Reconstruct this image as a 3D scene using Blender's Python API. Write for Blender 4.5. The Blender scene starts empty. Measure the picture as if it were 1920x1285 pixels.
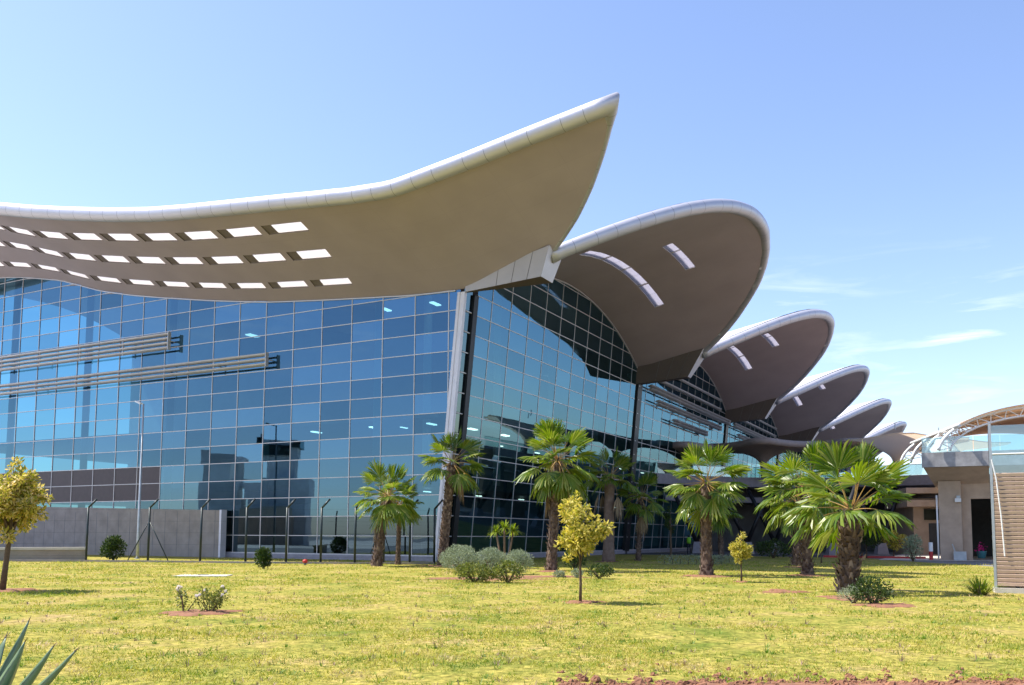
import bpy, math, random
import numpy as np
from mathutils import Vector, Matrix
random.seed(7); RNG = np.random.default_rng(7)
R = math.radians
SC = bpy.context.scene
COL = SC.collection

# ------------------------------------------------------------------ camera
CAM_H = 1.56
FPX = 1678.49            # focal length in pixels of the 1920 px wide photograph
TH, ROLL = 0.0860, 0.0049
cam = bpy.data.cameras.new('camera'); cam_o = bpy.data.objects.new('camera', cam); COL.objects.link(cam_o)
cam.sensor_width = 36.0; cam.sensor_fit = 'HORIZONTAL'; cam.lens = FPX/1920*36.0
cam.shift_y = (860.49-642.5)/1920; cam.shift_x = 0
cam.clip_start = 0.05; cam.clip_end = 6000
fw = Vector((0, math.cos(TH), math.sin(TH))); u0 = Vector((0, -math.sin(TH), math.cos(TH))); r0 = Vector((1, 0, 0))
rt = r0*math.cos(ROLL)+u0*math.sin(ROLL); up = u0*math.cos(ROLL)-r0*math.sin(ROLL)
m = Matrix((rt, up, -fw)).transposed().to_4x4(); m.translation = Vector((0, 0, CAM_H)); cam_o.matrix_world = m
SC.camera = cam_o

# ------------------------------------------------------------------ sun and sky
SUN_EL, SUN_AZ = 58.0, 171.0       # azimuth of the sun, counter-clockwise from +X
sd = Vector((math.cos(R(SUN_EL))*math.cos(R(SUN_AZ)), math.cos(R(SUN_EL))*math.sin(R(SUN_AZ)), math.sin(R(SUN_EL))))
sun = bpy.data.lights.new('sun', 'SUN'); sun.energy = 4.4; sun.angle = R(0.5); sun.color = (1.0, 0.945, 0.86)
sun_o = bpy.data.objects.new('sun', sun); COL.objects.link(sun_o)
sun_o.rotation_euler = sd.to_track_quat('Z', 'Y').to_euler(); sun_o.location = sd*200
world = bpy.data.worlds.new('World'); SC.world = world; world.use_nodes = True
wt = world.node_tree; wt.nodes.clear()
wo = wt.nodes.new('ShaderNodeOutputWorld'); bg = wt.nodes.new('ShaderNodeBackground'); bg.inputs['Strength'].default_value = 0.137
sky = wt.nodes.new('ShaderNodeTexSky'); sky.sky_type = 'NISHITA'; sky.sun_disc = False
sky.sun_elevation = R(SUN_EL); sky.sun_rotation = R(90-SUN_AZ); sky.altitude = 100; sky.air_density = 1.0; sky.dust_density = 0.7; sky.ozone_density = 1.5
# thin cirrus streaks as part of the sky
tc = wt.nodes.new('ShaderNodeTexCoord'); mp = wt.nodes.new('ShaderNodeMapping'); mp.inputs['Scale'].default_value = (5, 5, 38); mp.inputs['Rotation'].default_value = (0, R(6), R(20))
nz = wt.nodes.new('ShaderNodeTexNoise'); nz.inputs['Scale'].default_value = 1.5; nz.inputs['Detail'].default_value = 9; nz.inputs['Roughness'].default_value = 0.62; nz.inputs['Distortion'].default_value = 0.7
nz2 = wt.nodes.new('ShaderNodeTexNoise'); nz2.inputs['Scale'].default_value = 7; nz2.inputs['Detail'].default_value = 2
rmp = wt.nodes.new('ShaderNodeMapRange'); rmp.inputs[1].default_value = 0.52; rmp.inputs[2].default_value = 0.92
rm2 = wt.nodes.new('ShaderNodeMapRange'); rm2.inputs[1].default_value = 0.45; rm2.inputs[2].default_value = 0.68
sep = wt.nodes.new('ShaderNodeSeparateXYZ')
band = wt.nodes.new('ShaderNodeMapRange'); band.inputs[1].default_value = 0.33; band.inputs[2].default_value = 0.19
mu = wt.nodes.new('ShaderNodeMath'); mu.operation = 'MULTIPLY'; mu2 = wt.nodes.new('ShaderNodeMath'); mu2.operation = 'MULTIPLY'
mx = wt.nodes.new('ShaderNodeMixRGB'); mx.inputs[2].default_value = (6.6, 7.0, 7.6, 1)
L = wt.links.new
L(tc.outputs['Generated'], mp.inputs[0]); L(mp.outputs[0], nz.inputs['Vector']); L(tc.outputs['Generated'], nz2.inputs['Vector'])
L(nz.outputs[0], rmp.inputs[0]); L(nz2.outputs[0], rm2.inputs[0]); L(tc.outputs['Generated'], sep.inputs[0]); L(sep.outputs['Z'], band.inputs[0])
L(rmp.outputs[0], mu.inputs[0]); L(rm2.outputs[0], mu.inputs[1]); L(mu.outputs[0], mu2.inputs[0]); L(band.outputs[0], mu2.inputs[1])
L(mu2.outputs[0], mx.inputs[0]); L(sky.outputs[0], mx.inputs[1]); tn = wt.nodes.new('ShaderNodeMixRGB'); tn.blend_type = 'MULTIPLY'; tn.inputs[0].default_value = 1; tn.inputs[2].default_value = (0.985, 0.95, 1.035, 1)
L(mx.outputs[0], tn.inputs[1]); L(tn.outputs[0], bg.inputs['Color']); L(bg.outputs[0], wo.inputs[0])
SC.view_settings.view_transform = 'Standard'; SC.view_settings.look = 'None'; SC.view_settings.gamma = 1.0
SC.view_settings.exposure = 0.98
SC.render.engine = 'CYCLES'
SC.cycles.max_bounces = 8; SC.cycles.transparent_max_bounces = 12; SC.cycles.caustics_reflective = False; SC.cycles.caustics_refractive = False

# ------------------------------------------------------------------ building frame: s runs away along the right wall, n outwards from it
A = 0.4862
ES = np.array([math.sin(A), math.cos(A), 0]); EN = np.array([math.cos(A), -math.sin(A), 0])
CORNER = np.array([-4.37, 54.10, 0.0])
def W(s, n, z): return CORNER+ES*s+EN*n+np.array([0, 0, z])
LEAN = 0.0941
BAY = 31.34
ZV_N = [-70, -60, -50, -44.7, -41.6, -36.5, -31.6, -27.9, -24.2, -19.4, -14.3, -9.6, -5.2, -1.9, 1.9, 25]
ZV_Z = [22.2, 23.2, 23.6, 23.4, 23.04, 22.09, 20.59, 19.79, 19.13, 18.35, 17.63, 17.2, 16.85, 16.6, 16.5, 16.5+23.1*.2]
_nf = np.linspace(-70, 25, 381); _zf = np.interp(_nf, ZV_N, ZV_Z)
_k = np.exp(-np.linspace(-2, 2, 13)**2); _k /= _k.sum(); _zs = np.convolve(np.pad(_zf, 6, mode='edge'), _k, 'valid')
def zv(n): return float(np.interp(n, _nf, _zs))
def roof_z(s, n):
    d = (s % BAY)-BAY/2
    if abs(s) < 1e-6 or abs(s % BAY) < 1e-6: d = BAY/2
    return zv(n)+4.0*(1-(d/(BAY/2))**2)
RD = [0, 2.5, 5.07, 7.26, 9.17, 10.87, 12.5, 13.9, 15.0, 15.67]; RN = [15.75, 15.65, 15.18, 14.47, 13.6, 12.4, 11.1, 9.7, 8.2, 7.2]
_rd = np.linspace(0, 15.67, 200); _rp = np.polyfit(RD, RN, 6)
def rim(s):
    d = abs((s+BAY*10) % BAY-BAY/2); d = min(d, 15.67)
    return 0.5*float(np.polyval(_rp, d))+0.5*float(np.interp(d, RD, RN))
def s_edge(n): return float(np.interp(n, [-70, -30, -22, -17, -10, -6, 2, 7, 10, 14], [-10.2, -9.2, -8.75, -8.55, -8.5, -8.42, -8.1, -7.7, -7.55, -7.3]))

# ------------------------------------------------------------------ materials
def nmat(name):
    mt = bpy.data.materials.new(name); mt.use_nodes = True; return mt, mt.node_tree, mt.node_tree.nodes['Principled BSDF']
def M(name, col, rough=0.6, metal=0.0, var=0.15, scale=3.0, bump=0.0, bscale=40.0, col2=None, spec=0.5, det=6):
    mt, nt, b = nmat(name); N = nt.nodes.new; K = nt.links.new
    t = N('ShaderNodeTexCoord'); n1 = N('ShaderNodeTexNoise'); n1.inputs['Scale'].default_value = scale; n1.inputs['Detail'].default_value = det; n1.inputs['Roughness'].default_value = 0.6
    K(t.outputs['Object'], n1.inputs['Vector'])
    r = N('ShaderNodeValToRGB'); r.color_ramp.elements[0].position = 0.3; r.color_ramp.elements[1].position = 0.72
    c2 = col2 or tuple(min(1, c*(1+var)) for c in col); c1 = tuple(c*(1-var) for c in col) if not col2 else col
    r.color_ramp.elements[0].color = (*c1, 1); r.color_ramp.elements[1].color = (*c2, 1)
    K(n1.outputs[0], r.inputs[0]); K(r.outputs[0], b.inputs['Base Color'])
    b.inputs['Roughness'].default_value = rough; b.inputs['Metallic'].default_value = metal; b.inputs['Specular IOR Level'].default_value = spec
    if bump:
        n2 = N('ShaderNodeTexNoise'); n2.inputs['Scale'].default_value = bscale; n2.inputs['Detail'].default_value = 5; K(t.outputs['Object'], n2.inputs['Vector'])
        bp = N('ShaderNodeBump'); bp.inputs['Strength'].default_value = bump; bp.inputs['Distance'].default_value = 0.02
        K(n2.outputs[0], bp.inputs['Height']); K(bp.outputs[0], b.inputs['Normal'])
    return mt
def leaf_mat(name, cols, trans=0.4, rough=0.5):
    mt, nt, b = nmat(name); N = nt.nodes.new; K = nt.links.new
    g = N('ShaderNodeNewGeometry'); r = N('ShaderNodeValToRGB')
    e = r.color_ramp.elements
    while len(e) < len(cols): e.new(0.5)
    for i, c in enumerate(cols): e[i].position = i/(len(cols)-1); e[i].color = (*c, 1)
    K(g.outputs['Random Per Island'], r.inputs[0]); K(r.outputs[0], b.inputs['Base Color']); b.inputs['Roughness'].default_value = rough; b.inputs['Specular IOR Level'].default_value = 0.35
    tr = N('ShaderNodeBsdfTranslucent'); hs = N('ShaderNodeHueSaturation'); hs.inputs['Value'].default_value = 1.3; hs.inputs['Saturation'].default_value = 1.1
    K(r.outputs[0], hs.inputs['Color']); K(hs.outputs[0], tr.inputs['Color'])
    mx = N('ShaderNodeMixShader'); mx.inputs[0].default_value = trans; K(b.outputs[0], mx.inputs[1]); K(tr.outputs[0], mx.inputs[2])
    K(mx.outputs[0], nt.nodes['Material Output'].inputs['Surface'])
    return mt
def grass_mat(name, cols, trans, rough):
    mt = leaf_mat(name, cols, trans, rough); nt = mt.node_tree; N = nt.nodes.new; K = nt.links.new
    r = [q for q in nt.nodes if q.type == 'VALTORGB'][0]; g = [q for q in nt.nodes if q.type == 'NEW_GEOMETRY'][0]
    tc_ = N('ShaderNodeTexCoord'); n1 = N('ShaderNodeTexNoise'); n1.inputs['Scale'].default_value = 0.8; n1.inputs['Detail'].default_value = 8; n1.inputs['Roughness'].default_value = 0.7; K(tc_.outputs['Object'], n1.inputs['Vector'])
    mr = N('ShaderNodeMapRange'); mr.inputs[1].default_value = 0.33; mr.inputs[2].default_value = 0.67; mr.inputs[3].default_value = -0.3; mr.inputs[4].default_value = 0.85; K(n1.outputs[0], mr.inputs[0])
    ml = N('ShaderNodeMath'); ml.operation = 'MULTIPLY_ADD'; ml.inputs[1].default_value = 0.42; K(g.outputs['Random Per Island'], ml.inputs[0]); K(mr.outputs[0], ml.inputs[2]); K(ml.outputs[0], r.inputs[0])
    return mt
def glass_mat(name, tint, refl, base_fac, tilt=0.006, vary=0.35):
    mt, nt, b = nmat(name); nt.nodes.remove(b); N = nt.nodes.new; K = nt.links.new
    g = N('ShaderNodeNewGeometry'); wn = N('ShaderNodeTexWhiteNoise'); wn.noise_dimensions = '1D'
    sc = N('ShaderNodeMath'); sc.operation = 'MULTIPLY'; sc.inputs[1].default_value = 917.0; K(g.outputs['Random Per Island'], sc.inputs[0]); K(sc.outputs[0], wn.inputs['W'])
    sub = N('ShaderNodeVectorMath'); sub.operation = 'SUBTRACT'; sub.inputs[1].default_value = (.5, .5, .5); K(wn.outputs['Color'], sub.inputs[0])
    scl = N('ShaderNodeVectorMath'); scl.operation = 'SCALE'; scl.inputs['Scale'].default_value = tilt; K(sub.outputs[0], scl.inputs[0])
    tco = N('ShaderNodeTexCoord'); nzz = N('ShaderNodeTexNoise'); nzz.inputs['Scale'].default_value = 0.55; nzz.inputs['Detail'].default_value = 1; K(tco.outputs['Object'], nzz.inputs['Vector'])
    bmp = N('ShaderNodeBump'); bmp.inputs['Strength'].default_value = 0.018; bmp.inputs['Distance'].default_value = 0.12; K(nzz.outputs[0], bmp.inputs['Height'])
    ad = N('ShaderNodeVectorMath'); ad.operation = 'ADD'; K(bmp.outputs['Normal'], ad.inputs[0]); K(scl.outputs[0], ad.inputs[1])
    nm = N('ShaderNodeVectorMath'); nm.operation = 'NORMALIZE'; K(ad.outputs[0], nm.inputs[0])
    gl = N('ShaderNodeBsdfGlossy'); gl.inputs['Roughness'].default_value = 0.012; mrr = N('ShaderNodeMixRGB'); mrr.inputs[1].default_value = (*[t*(0.68 if tilt > 0.008 else 0.85) for t in refl], 1); mrr.inputs[2].default_value = (*[min(1, t*(1.15 if tilt > 0.008 else 1.06)) for t in refl], 1); K(g.outputs['Random Per Island'], mrr.inputs[0]); K(mrr.outputs[0], gl.inputs['Color']); K(nm.outputs[0], gl.inputs['Normal'])
    tp = N('ShaderNodeBsdfTransparent'); mr = N('ShaderNodeMixRGB'); mr.inputs[1].default_value = (*[t*(1-vary) for t in tint], 1); mr.inputs[2].default_value = (*[min(1, t*(1+vary)) for t in tint], 1)
    K(wn.outputs['Value'], mr.inputs[0]); K(mr.outputs[0], tp.inputs['Color'])
    lw = N('ShaderNodeLayerWeight'); lw.inputs['Blend'].default_value = 0.35
    mr2 = N('ShaderNodeMapRange'); mr2.inputs[3].default_value = base_fac; mr2.inputs[4].default_value = 0.97; K(lw.outputs['Fresnel'], mr2.inputs[0])
    mx = N('ShaderNodeMixShader'); K(mr2.outputs[0], mx.inputs[0]); K(tp.outputs[0], mx.inputs[1]); K(gl.outputs[0], mx.inputs[2])
    K(mx.outputs[0], nt.nodes['Material Output'].inputs['Surface'])
    return mt
def panel_mat(name, col, rough, metal, seam, wdt=0.02, var=0.06, dk=0.72):
    """metal / board cladding with fine seams in object space (uv: metres along the roof)"""
    mt, nt, b = nmat(name); N = nt.nodes.new; K = nt.links.new
    uv = N('ShaderNodeUVMap'); br = N('ShaderNodeTexBrick'); br.offset = 0.0; br.inputs['Scale'].default_value = 1.0
    br.inputs['Brick Width'].default_value = seam[0]; br.inputs['Row Height'].default_value = seam[1]; br.inputs['Mortar Size'].default_value = wdt; br.inputs['Mortar Smooth'].default_value = 0.3
    br.inputs['Color1'].default_value = (*[c*(1-var) for c in col], 1); br.inputs['Color2'].default_value = (*[c*(1+var) for c in col], 1); br.inputs['Mortar'].default_value = (*[c*dk for c in col], 1)
    K(uv.outputs[0], br.inputs['Vector'])
    n1 = N('ShaderNodeTexNoise'); n1.inputs['Scale'].default_value = 0.35; n1.inputs['Detail'].default_value = 8; K(uv.outputs[0], n1.inputs['Vector'])
    mr = N('ShaderNodeMapRange'); mr.inputs[1].default_value = 0.3; mr.inputs[2].default_value = 0.7; mr.inputs[3].default_value = 0.92; mr.inputs[4].default_value = 1.05; K(n1.outputs[0], mr.inputs[0])
    ml = N('ShaderNodeMixRGB'); ml.blend_type = 'MULTIPLY'; ml.inputs[0].default_value = 1; K(br.outputs[0], ml.inputs[1]); K(mr.outputs[0], ml.inputs[2]); K(ml.outputs[0], b.inputs['Base Color'])
    b.inputs['Roughness'].default_value = rough; b.inputs['Metallic'].default_value = metal
    return mt

MT = {}
MT['soffit'] = panel_mat('soffit_board', (0.39, 0.325, 0.34), 0.55, 0.0, (3.6, 1.8), 0.010, 0.012, 0.90)
MT['roof'] = panel_mat('roof_sheet', (0.74, 0.74, 0.75), 0.42, 0.2, (0.6, 30), 0.03)
MT['fascia'] = M('brushed_aluminium', (0.53, 0.52, 0.56), 0.42, 0.4, 0.05, 0.8)
MT['joint'] = M('dark_joint', (0.16, 0.155, 0.16), 0.6)
MT['reveal'] = M('dark_reveal', (0.17, 0.14, 0.13), 0.8)
MT['shadebeam'] = M('shade_dark_beam', (0.13, 0.10, 0.085), 0.5, 0.1, 0.08, 0.7)  # valley beams: shade under the canopies put into a dark body colour
MT['beam'] = M('lilac_grey_panel', (0.60, 0.59, 0.63), 0.45, 0.25, 0.06, 0.7)
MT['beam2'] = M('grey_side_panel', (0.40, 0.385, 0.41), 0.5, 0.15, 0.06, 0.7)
MT['mullion'] = M('mullion_aluminium', (0.54, 0.52, 0.52), 0.4, 0.3, 0.06)
MT['post'] = M('pale_post_metal', (0.66, 0.64, 0.68), 0.45, 0.2, 0.06)
MT['black'] = M('black_steel', (0.018, 0.019, 0.022), 0.45, 0.3)
MT['glassL'] = glass_mat('blue_facade_glass', (0.13, 0.34, 0.42), (0.16, 0.31, 0.44), 0.42, 0.011)
MT['glassR'] = glass_mat('teal_facade_glass', (0.27, 0.50, 0.50), (0.20, 0.39, 0.52), 0.42, 0.006)
MT['glassB'] = glass_mat('dark_base_glass', (0.07, 0.12, 0.14), (0.20, 0.30, 0.38), 0.30, 0.006)
MT['glassD'] = glass_mat('dark_strip_glass', (0.05, 0.12, 0.13), (0.3, 0.42, 0.45), 0.35)
MT['clear'] = glass_mat('clear_glass', (0.72, 0.84, 0.85), (0.9, 0.97, 1), 0.12, 0.004, 0.05)
MT['louver'] = M('louver_metal', (0.54, 0.53, 0.54), 0.4, 0.35, 0.08)
MT['brown'] = M('brown_cladding', (0.060, 0.040, 0.040), 0.5)
MT['plinth'] = M('plinth_concrete', (0.30, 0.28, 0.30), 0.85, bump=0.2)
MT['concrete'] = M('grey_concrete', (0.30, 0.26, 0.225), 0.9, 0, 0.18, 1.2, 0.3)
MT['warmconc'] = M('warm_concrete', (0.46, 0.345, 0.255), 0.9, 0, 0.12, 1.5, 0.25)
MT['slabconc'] = M('stained_grey_concrete', (0.33, 0.32, 0.32), 0.9, 0, 0.3, 2.0, 0.3)
MT['paleconc'] = M('pale_concrete', (0.54, 0.50, 0.44), 0.9, 0, 0.12, 3, 0.3)
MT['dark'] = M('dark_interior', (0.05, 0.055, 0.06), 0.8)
MT['floor'] = M('interior_floor', (0.32, 0.32, 0.33), 0.5)
MT['iwall'] = M('interior_wall', (0.34, 0.36, 0.38), 0.8, 0, 0.25, 0.25)
MT['white'] = M('white_paint', (0.78, 0.78, 0.77), 0.5, 0, 0.05)
MT['deckgrey'] = M('deck_edge_grey', (0.24, 0.22, 0.24), 0.6, 0.1)
MT['fabric'] = M('tensile_fabric', (0.60, 0.51, 0.42), 0.7, 0, 0.08)
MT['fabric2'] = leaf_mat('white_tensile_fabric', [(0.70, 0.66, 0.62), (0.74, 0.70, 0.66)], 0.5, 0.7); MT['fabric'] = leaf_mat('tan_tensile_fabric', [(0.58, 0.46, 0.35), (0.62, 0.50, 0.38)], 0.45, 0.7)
MT['shadefabric'] = M('shaded_canopy_panel', (0.26, 0.22, 0.21), 0.7, 0, 0.1)  # darker copy of the canopy fabric, shade of the leaf roofs in its colour
MT['greenpost'] = M('dark_green_steel', (0.016, 0.028, 0.028), 0.45, 0.2)
MT['galv'] = M('galvanised_steel', (0.42, 0.45, 0.47), 0.45, 0.5)
MT['slat'] = M('wood_toned_slat', (0.60, 0.43, 0.33), 0.55, 0, 0.1)
MT['soil'] = M('red_soil', (0.16, 0.068, 0.036), 0.95, 0, 0, 9, 0.9, 14, col2=(0.31, 0.145, 0.075))
MT['bark'] = M('palm_bark', (0.07, 0.042, 0.03), 0.9, 0, 0, 9, 0.6, 30, col2=(0.19, 0.125, 0.09))
MT['bark2'] = M('palm_bark_smooth', (0.15, 0.095, 0.066), 0.9, 0, 0, 5, 0.6, 30, col2=(0.24, 0.165, 0.12))
MT['boot'] = leaf_mat('petiole_stub', [(0.05, 0.03, 0.022), (0.11, 0.07, 0.05), (0.30, 0.22, 0.165)], 0.0, 0.85)
MT['twig'] = M('tree_bark', (0.10, 0.065, 0.04), 0.9, 0, 0.3, 12)
MT['frond'] = leaf_mat('palm_frond', [(0.065, 0.13, 0.012), (0.125, 0.20, 0.02), (0.19, 0.25, 0.03), (0.29, 0.31, 0.08)], 0.40, 0.33)
MT['yellowfrond'] = leaf_mat('yellowed_frond', [(0.50, 0.28, 0.02), (0.62, 0.40, 0.03)], 0.4); MT['deadfrond'] = leaf_mat('dry_frond', [(0.20, 0.12, 0.06), (0.34, 0.24, 0.14), (0.42, 0.33, 0.20)], 0.2, 0.8)
MT['petiole'] = M('petiole', (0.30, 0.22, 0.06), 0.5, 0, 0, 3, col2=(0.40, 0.20, 0.06))
MT['yellowleaf'] = leaf_mat('yellow_leaf', [(0.15, 0.18, 0.02), (0.40, 0.37, 0.05), (0.62, 0.53, 0.12), (0.74, 0.64, 0.22)], 0.4)
MT['paleleaf'] = leaf_mat('variegated_leaf', [(0.15, 0.19, 0.025), (0.38, 0.35, 0.05), (0.60, 0.50, 0.14), (0.72, 0.58, 0.32)], 0.4)
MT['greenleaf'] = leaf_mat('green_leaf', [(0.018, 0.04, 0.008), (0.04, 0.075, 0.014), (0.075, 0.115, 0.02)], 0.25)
MT['limeleaf'] = leaf_mat('lime_leaf', [(0.10, 0.16, 0.02), (0.22, 0.30, 0.03), (0.34, 0.40, 0.05)], 0.4)
MT['sage'] = leaf_mat('sage_leaf', [(0.16, 0.20, 0.11), (0.26, 0.31, 0.19), (0.36, 0.40, 0.27)], 0.2, 0.8)
MT['roseleaf'] = leaf_mat('rose_leaf', [(0.05, 0.085, 0.015), (0.13, 0.17, 0.03), (0.20, 0.19, 0.05), (0.24, 0.30, 0.05)], 0.3)
MT['weedleaf'] = leaf_mat('weed_leaf', [(0.06, 0.14, 0.015), (0.12, 0.22, 0.02), (0.22, 0.30, 0.03)], 0.3); MT['dryweed'] = leaf_mat('dry_weed', [(0.12, 0.08, 0.05), (0.24, 0.16, 0.10), (0.36, 0.24, 0.17)], 0.1)
MT['petal'] = leaf_mat('white_petal', [(0.7, 0.62, 0.6), (0.82, 0.78, 0.76)], 0.3)
MT['agave'] = M('agave_skin', (0.09, 0.15, 0.085), 0.45, 0, 0, 2.5, 0.1, 60, col2=(0.17, 0.24, 0.15))
MT['spine'] = M('agave_spine', (0.12, 0.06, 0.04), 0.5)
MT['grass'] = grass_mat('grass_blade', [(0.10, 0.18, 0.02), (0.24, 0.30, 0.035), (0.40, 0.38, 0.06), (0.49, 0.41, 0.11), (0.58, 0.44, 0.24)], 0.3, 0.7)
MT['apron'] = M('grey_apron', (0.19, 0.185, 0.18), 0.9, 0, 0.2, 0.3)
MT['palewall'] = M('pale_wall', (0.72, 0.68, 0.64), 0.9, 0, 0.15, 0.4)
MT['undershade'] = M('undercroft_shade', (0.10, 0.105, 0.11), 0.8, 0, 0.5, 0.4)  # near-black tone for the shade under the link deck
MT['red'] = M('red_paint', (0.50, 0.03, 0.03), 0.45)
MT['pink'] = leaf_mat('pink_petal', [(0.65, 0.02, 0.22), (0.8, 0.05, 0.30)], 0.2)
MT['teal'] = M('teal_pot', (0.06, 0.22, 0.26), 0.5)
MT['hivis'] = M('high_visibility_fabric', (0.22, 0.55, 0.03), 0.7)
MT['cloth'] = M('dark_cloth', (0.02, 0.022, 0.035), 0.85)
MT['skin'] = M('skin', (0.30, 0.16, 0.10), 0.55)
# lawn sheet
mt, nt, b = nmat('lawn_turf'); N = nt.nodes.new; K = nt.links.new
t = N('ShaderNodeTexCoord'); na = N('ShaderNodeTexNoise'); na.inputs['Scale'].default_value = 0.5; na.inputs['Detail'].default_value = 10; na.inputs['Roughness'].default_value = 0.7
nb = N('ShaderNodeTexNoise'); nb.inputs['Scale'].default_value = 7; nb.inputs['Detail'].default_value = 6; nb.inputs['Roughness'].default_value = 0.75
nc = N('ShaderNodeTexNoise'); nc.inputs['Scale'].default_value = 0.16; nc.inputs['Detail'].default_value = 5
for q in (na, nb, nc): K(t.outputs['Object'], q.inputs['Vector'])
ra = N('ShaderNodeValToRGB'); e = ra.color_ramp.elements; e[0].position = 0.34; e[0].color = (0.17, 0.22, 0.035, 1); e[1].position = 0.69; e[1].color = (0.46, 0.34, 0.16, 1); x = e.new(0.52); x.color = (0.39, 0.345, 0.08, 1)
rb = N('ShaderNodeValToRGB'); e = rb.color_ramp.elements; e[0].position = 0.36; e[0].color = (0.30, 0.34, 0.24, 1); e[1].position = 0.62; e[1].color = (1.3, 1.22, 1.2, 1)
rc = N('ShaderNodeValToRGB'); e = rc.color_ramp.elements; e[0].position = 0.62; e[0].color = (0, 0, 0, 1); e[1].position = 0.78; e[1].color = (0.55, 0.55, 0.55, 1)
m1 = N('ShaderNodeMixRGB'); m1.blend_type = 'MULTIPLY'; m1.inputs[0].default_value = 1; m2 = N('ShaderNodeMixRGB'); m2.inputs[2].default_value = (0.40, 0.25, 0.14, 1)
K(na.outputs[0], ra.inputs[0]); K(nb.outputs[0], rb.inputs[0]); K(nc.outputs[0], rc.inputs[0]); K(ra.outputs[0], m1.inputs[1]); K(rb.outputs[0], m1.inputs[2]); K(m1.outputs[0], m2.inputs[1]); K(rc.outputs[0], m2.inputs[0]); K(m2.outputs[0], b.inputs['Base Color'])
b.inputs['Roughness'].default_value = 1.0; b.inputs['Specular IOR Level'].default_value = 0.1
bp = N('ShaderNodeBump'); bp.inputs['Strength'].default_value = 0.9; bp.inputs['Distance'].default_value = 0.06; K(nb.outputs[0], bp.inputs['Height']); K(bp.outputs[0], b.inputs['Normal'])
MT['lawn'] = mt
# translucent skylight pane
mt, nt, b = nmat('skylight_pane'); N = nt.nodes.new; K = nt.links.new
b.inputs['Base Color'].default_value = (0.85, 0.84, 0.85, 1); b.inputs['Roughness'].default_value = 0.5
tr = N('ShaderNodeBsdfTranslucent'); tr.inputs['Color'].default_value = (0.92, 0.90, 0.91, 1); mxs = N('ShaderNodeMixShader'); mxs.inputs[0].default_value = 0.75
K(b.outputs[0], mxs.inputs[1]); K(tr.outputs[0], mxs.inputs[2]); K(mxs.outputs[0], nt.nodes['Material Output'].inputs['Surface']); MT['pane'] = mt; MT['pane2'] = mt.copy(); MT['pane2'].name = 'grey_skylight_pane'; MT['pane2'].node_tree.nodes['Principled BSDF'].inputs['Base Color'].default_value = (0.6, 0.6, 0.64, 1)  # second pane is a greyer copy for the petal canopies
for q in MT['pane2'].node_tree.nodes:
    if q.type == 'BSDF_TRANSLUCENT': q.inputs['Color'].default_value = (0.58, 0.57, 0.63, 1)
mt, nt, b = nmat('lamp_glow'); b.inputs['Emission Color'].default_value = (1, 0.86, 0.78, 1); b.inputs['Emission Strength'].default_value = 3; MT['lamp'] = mt

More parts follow.
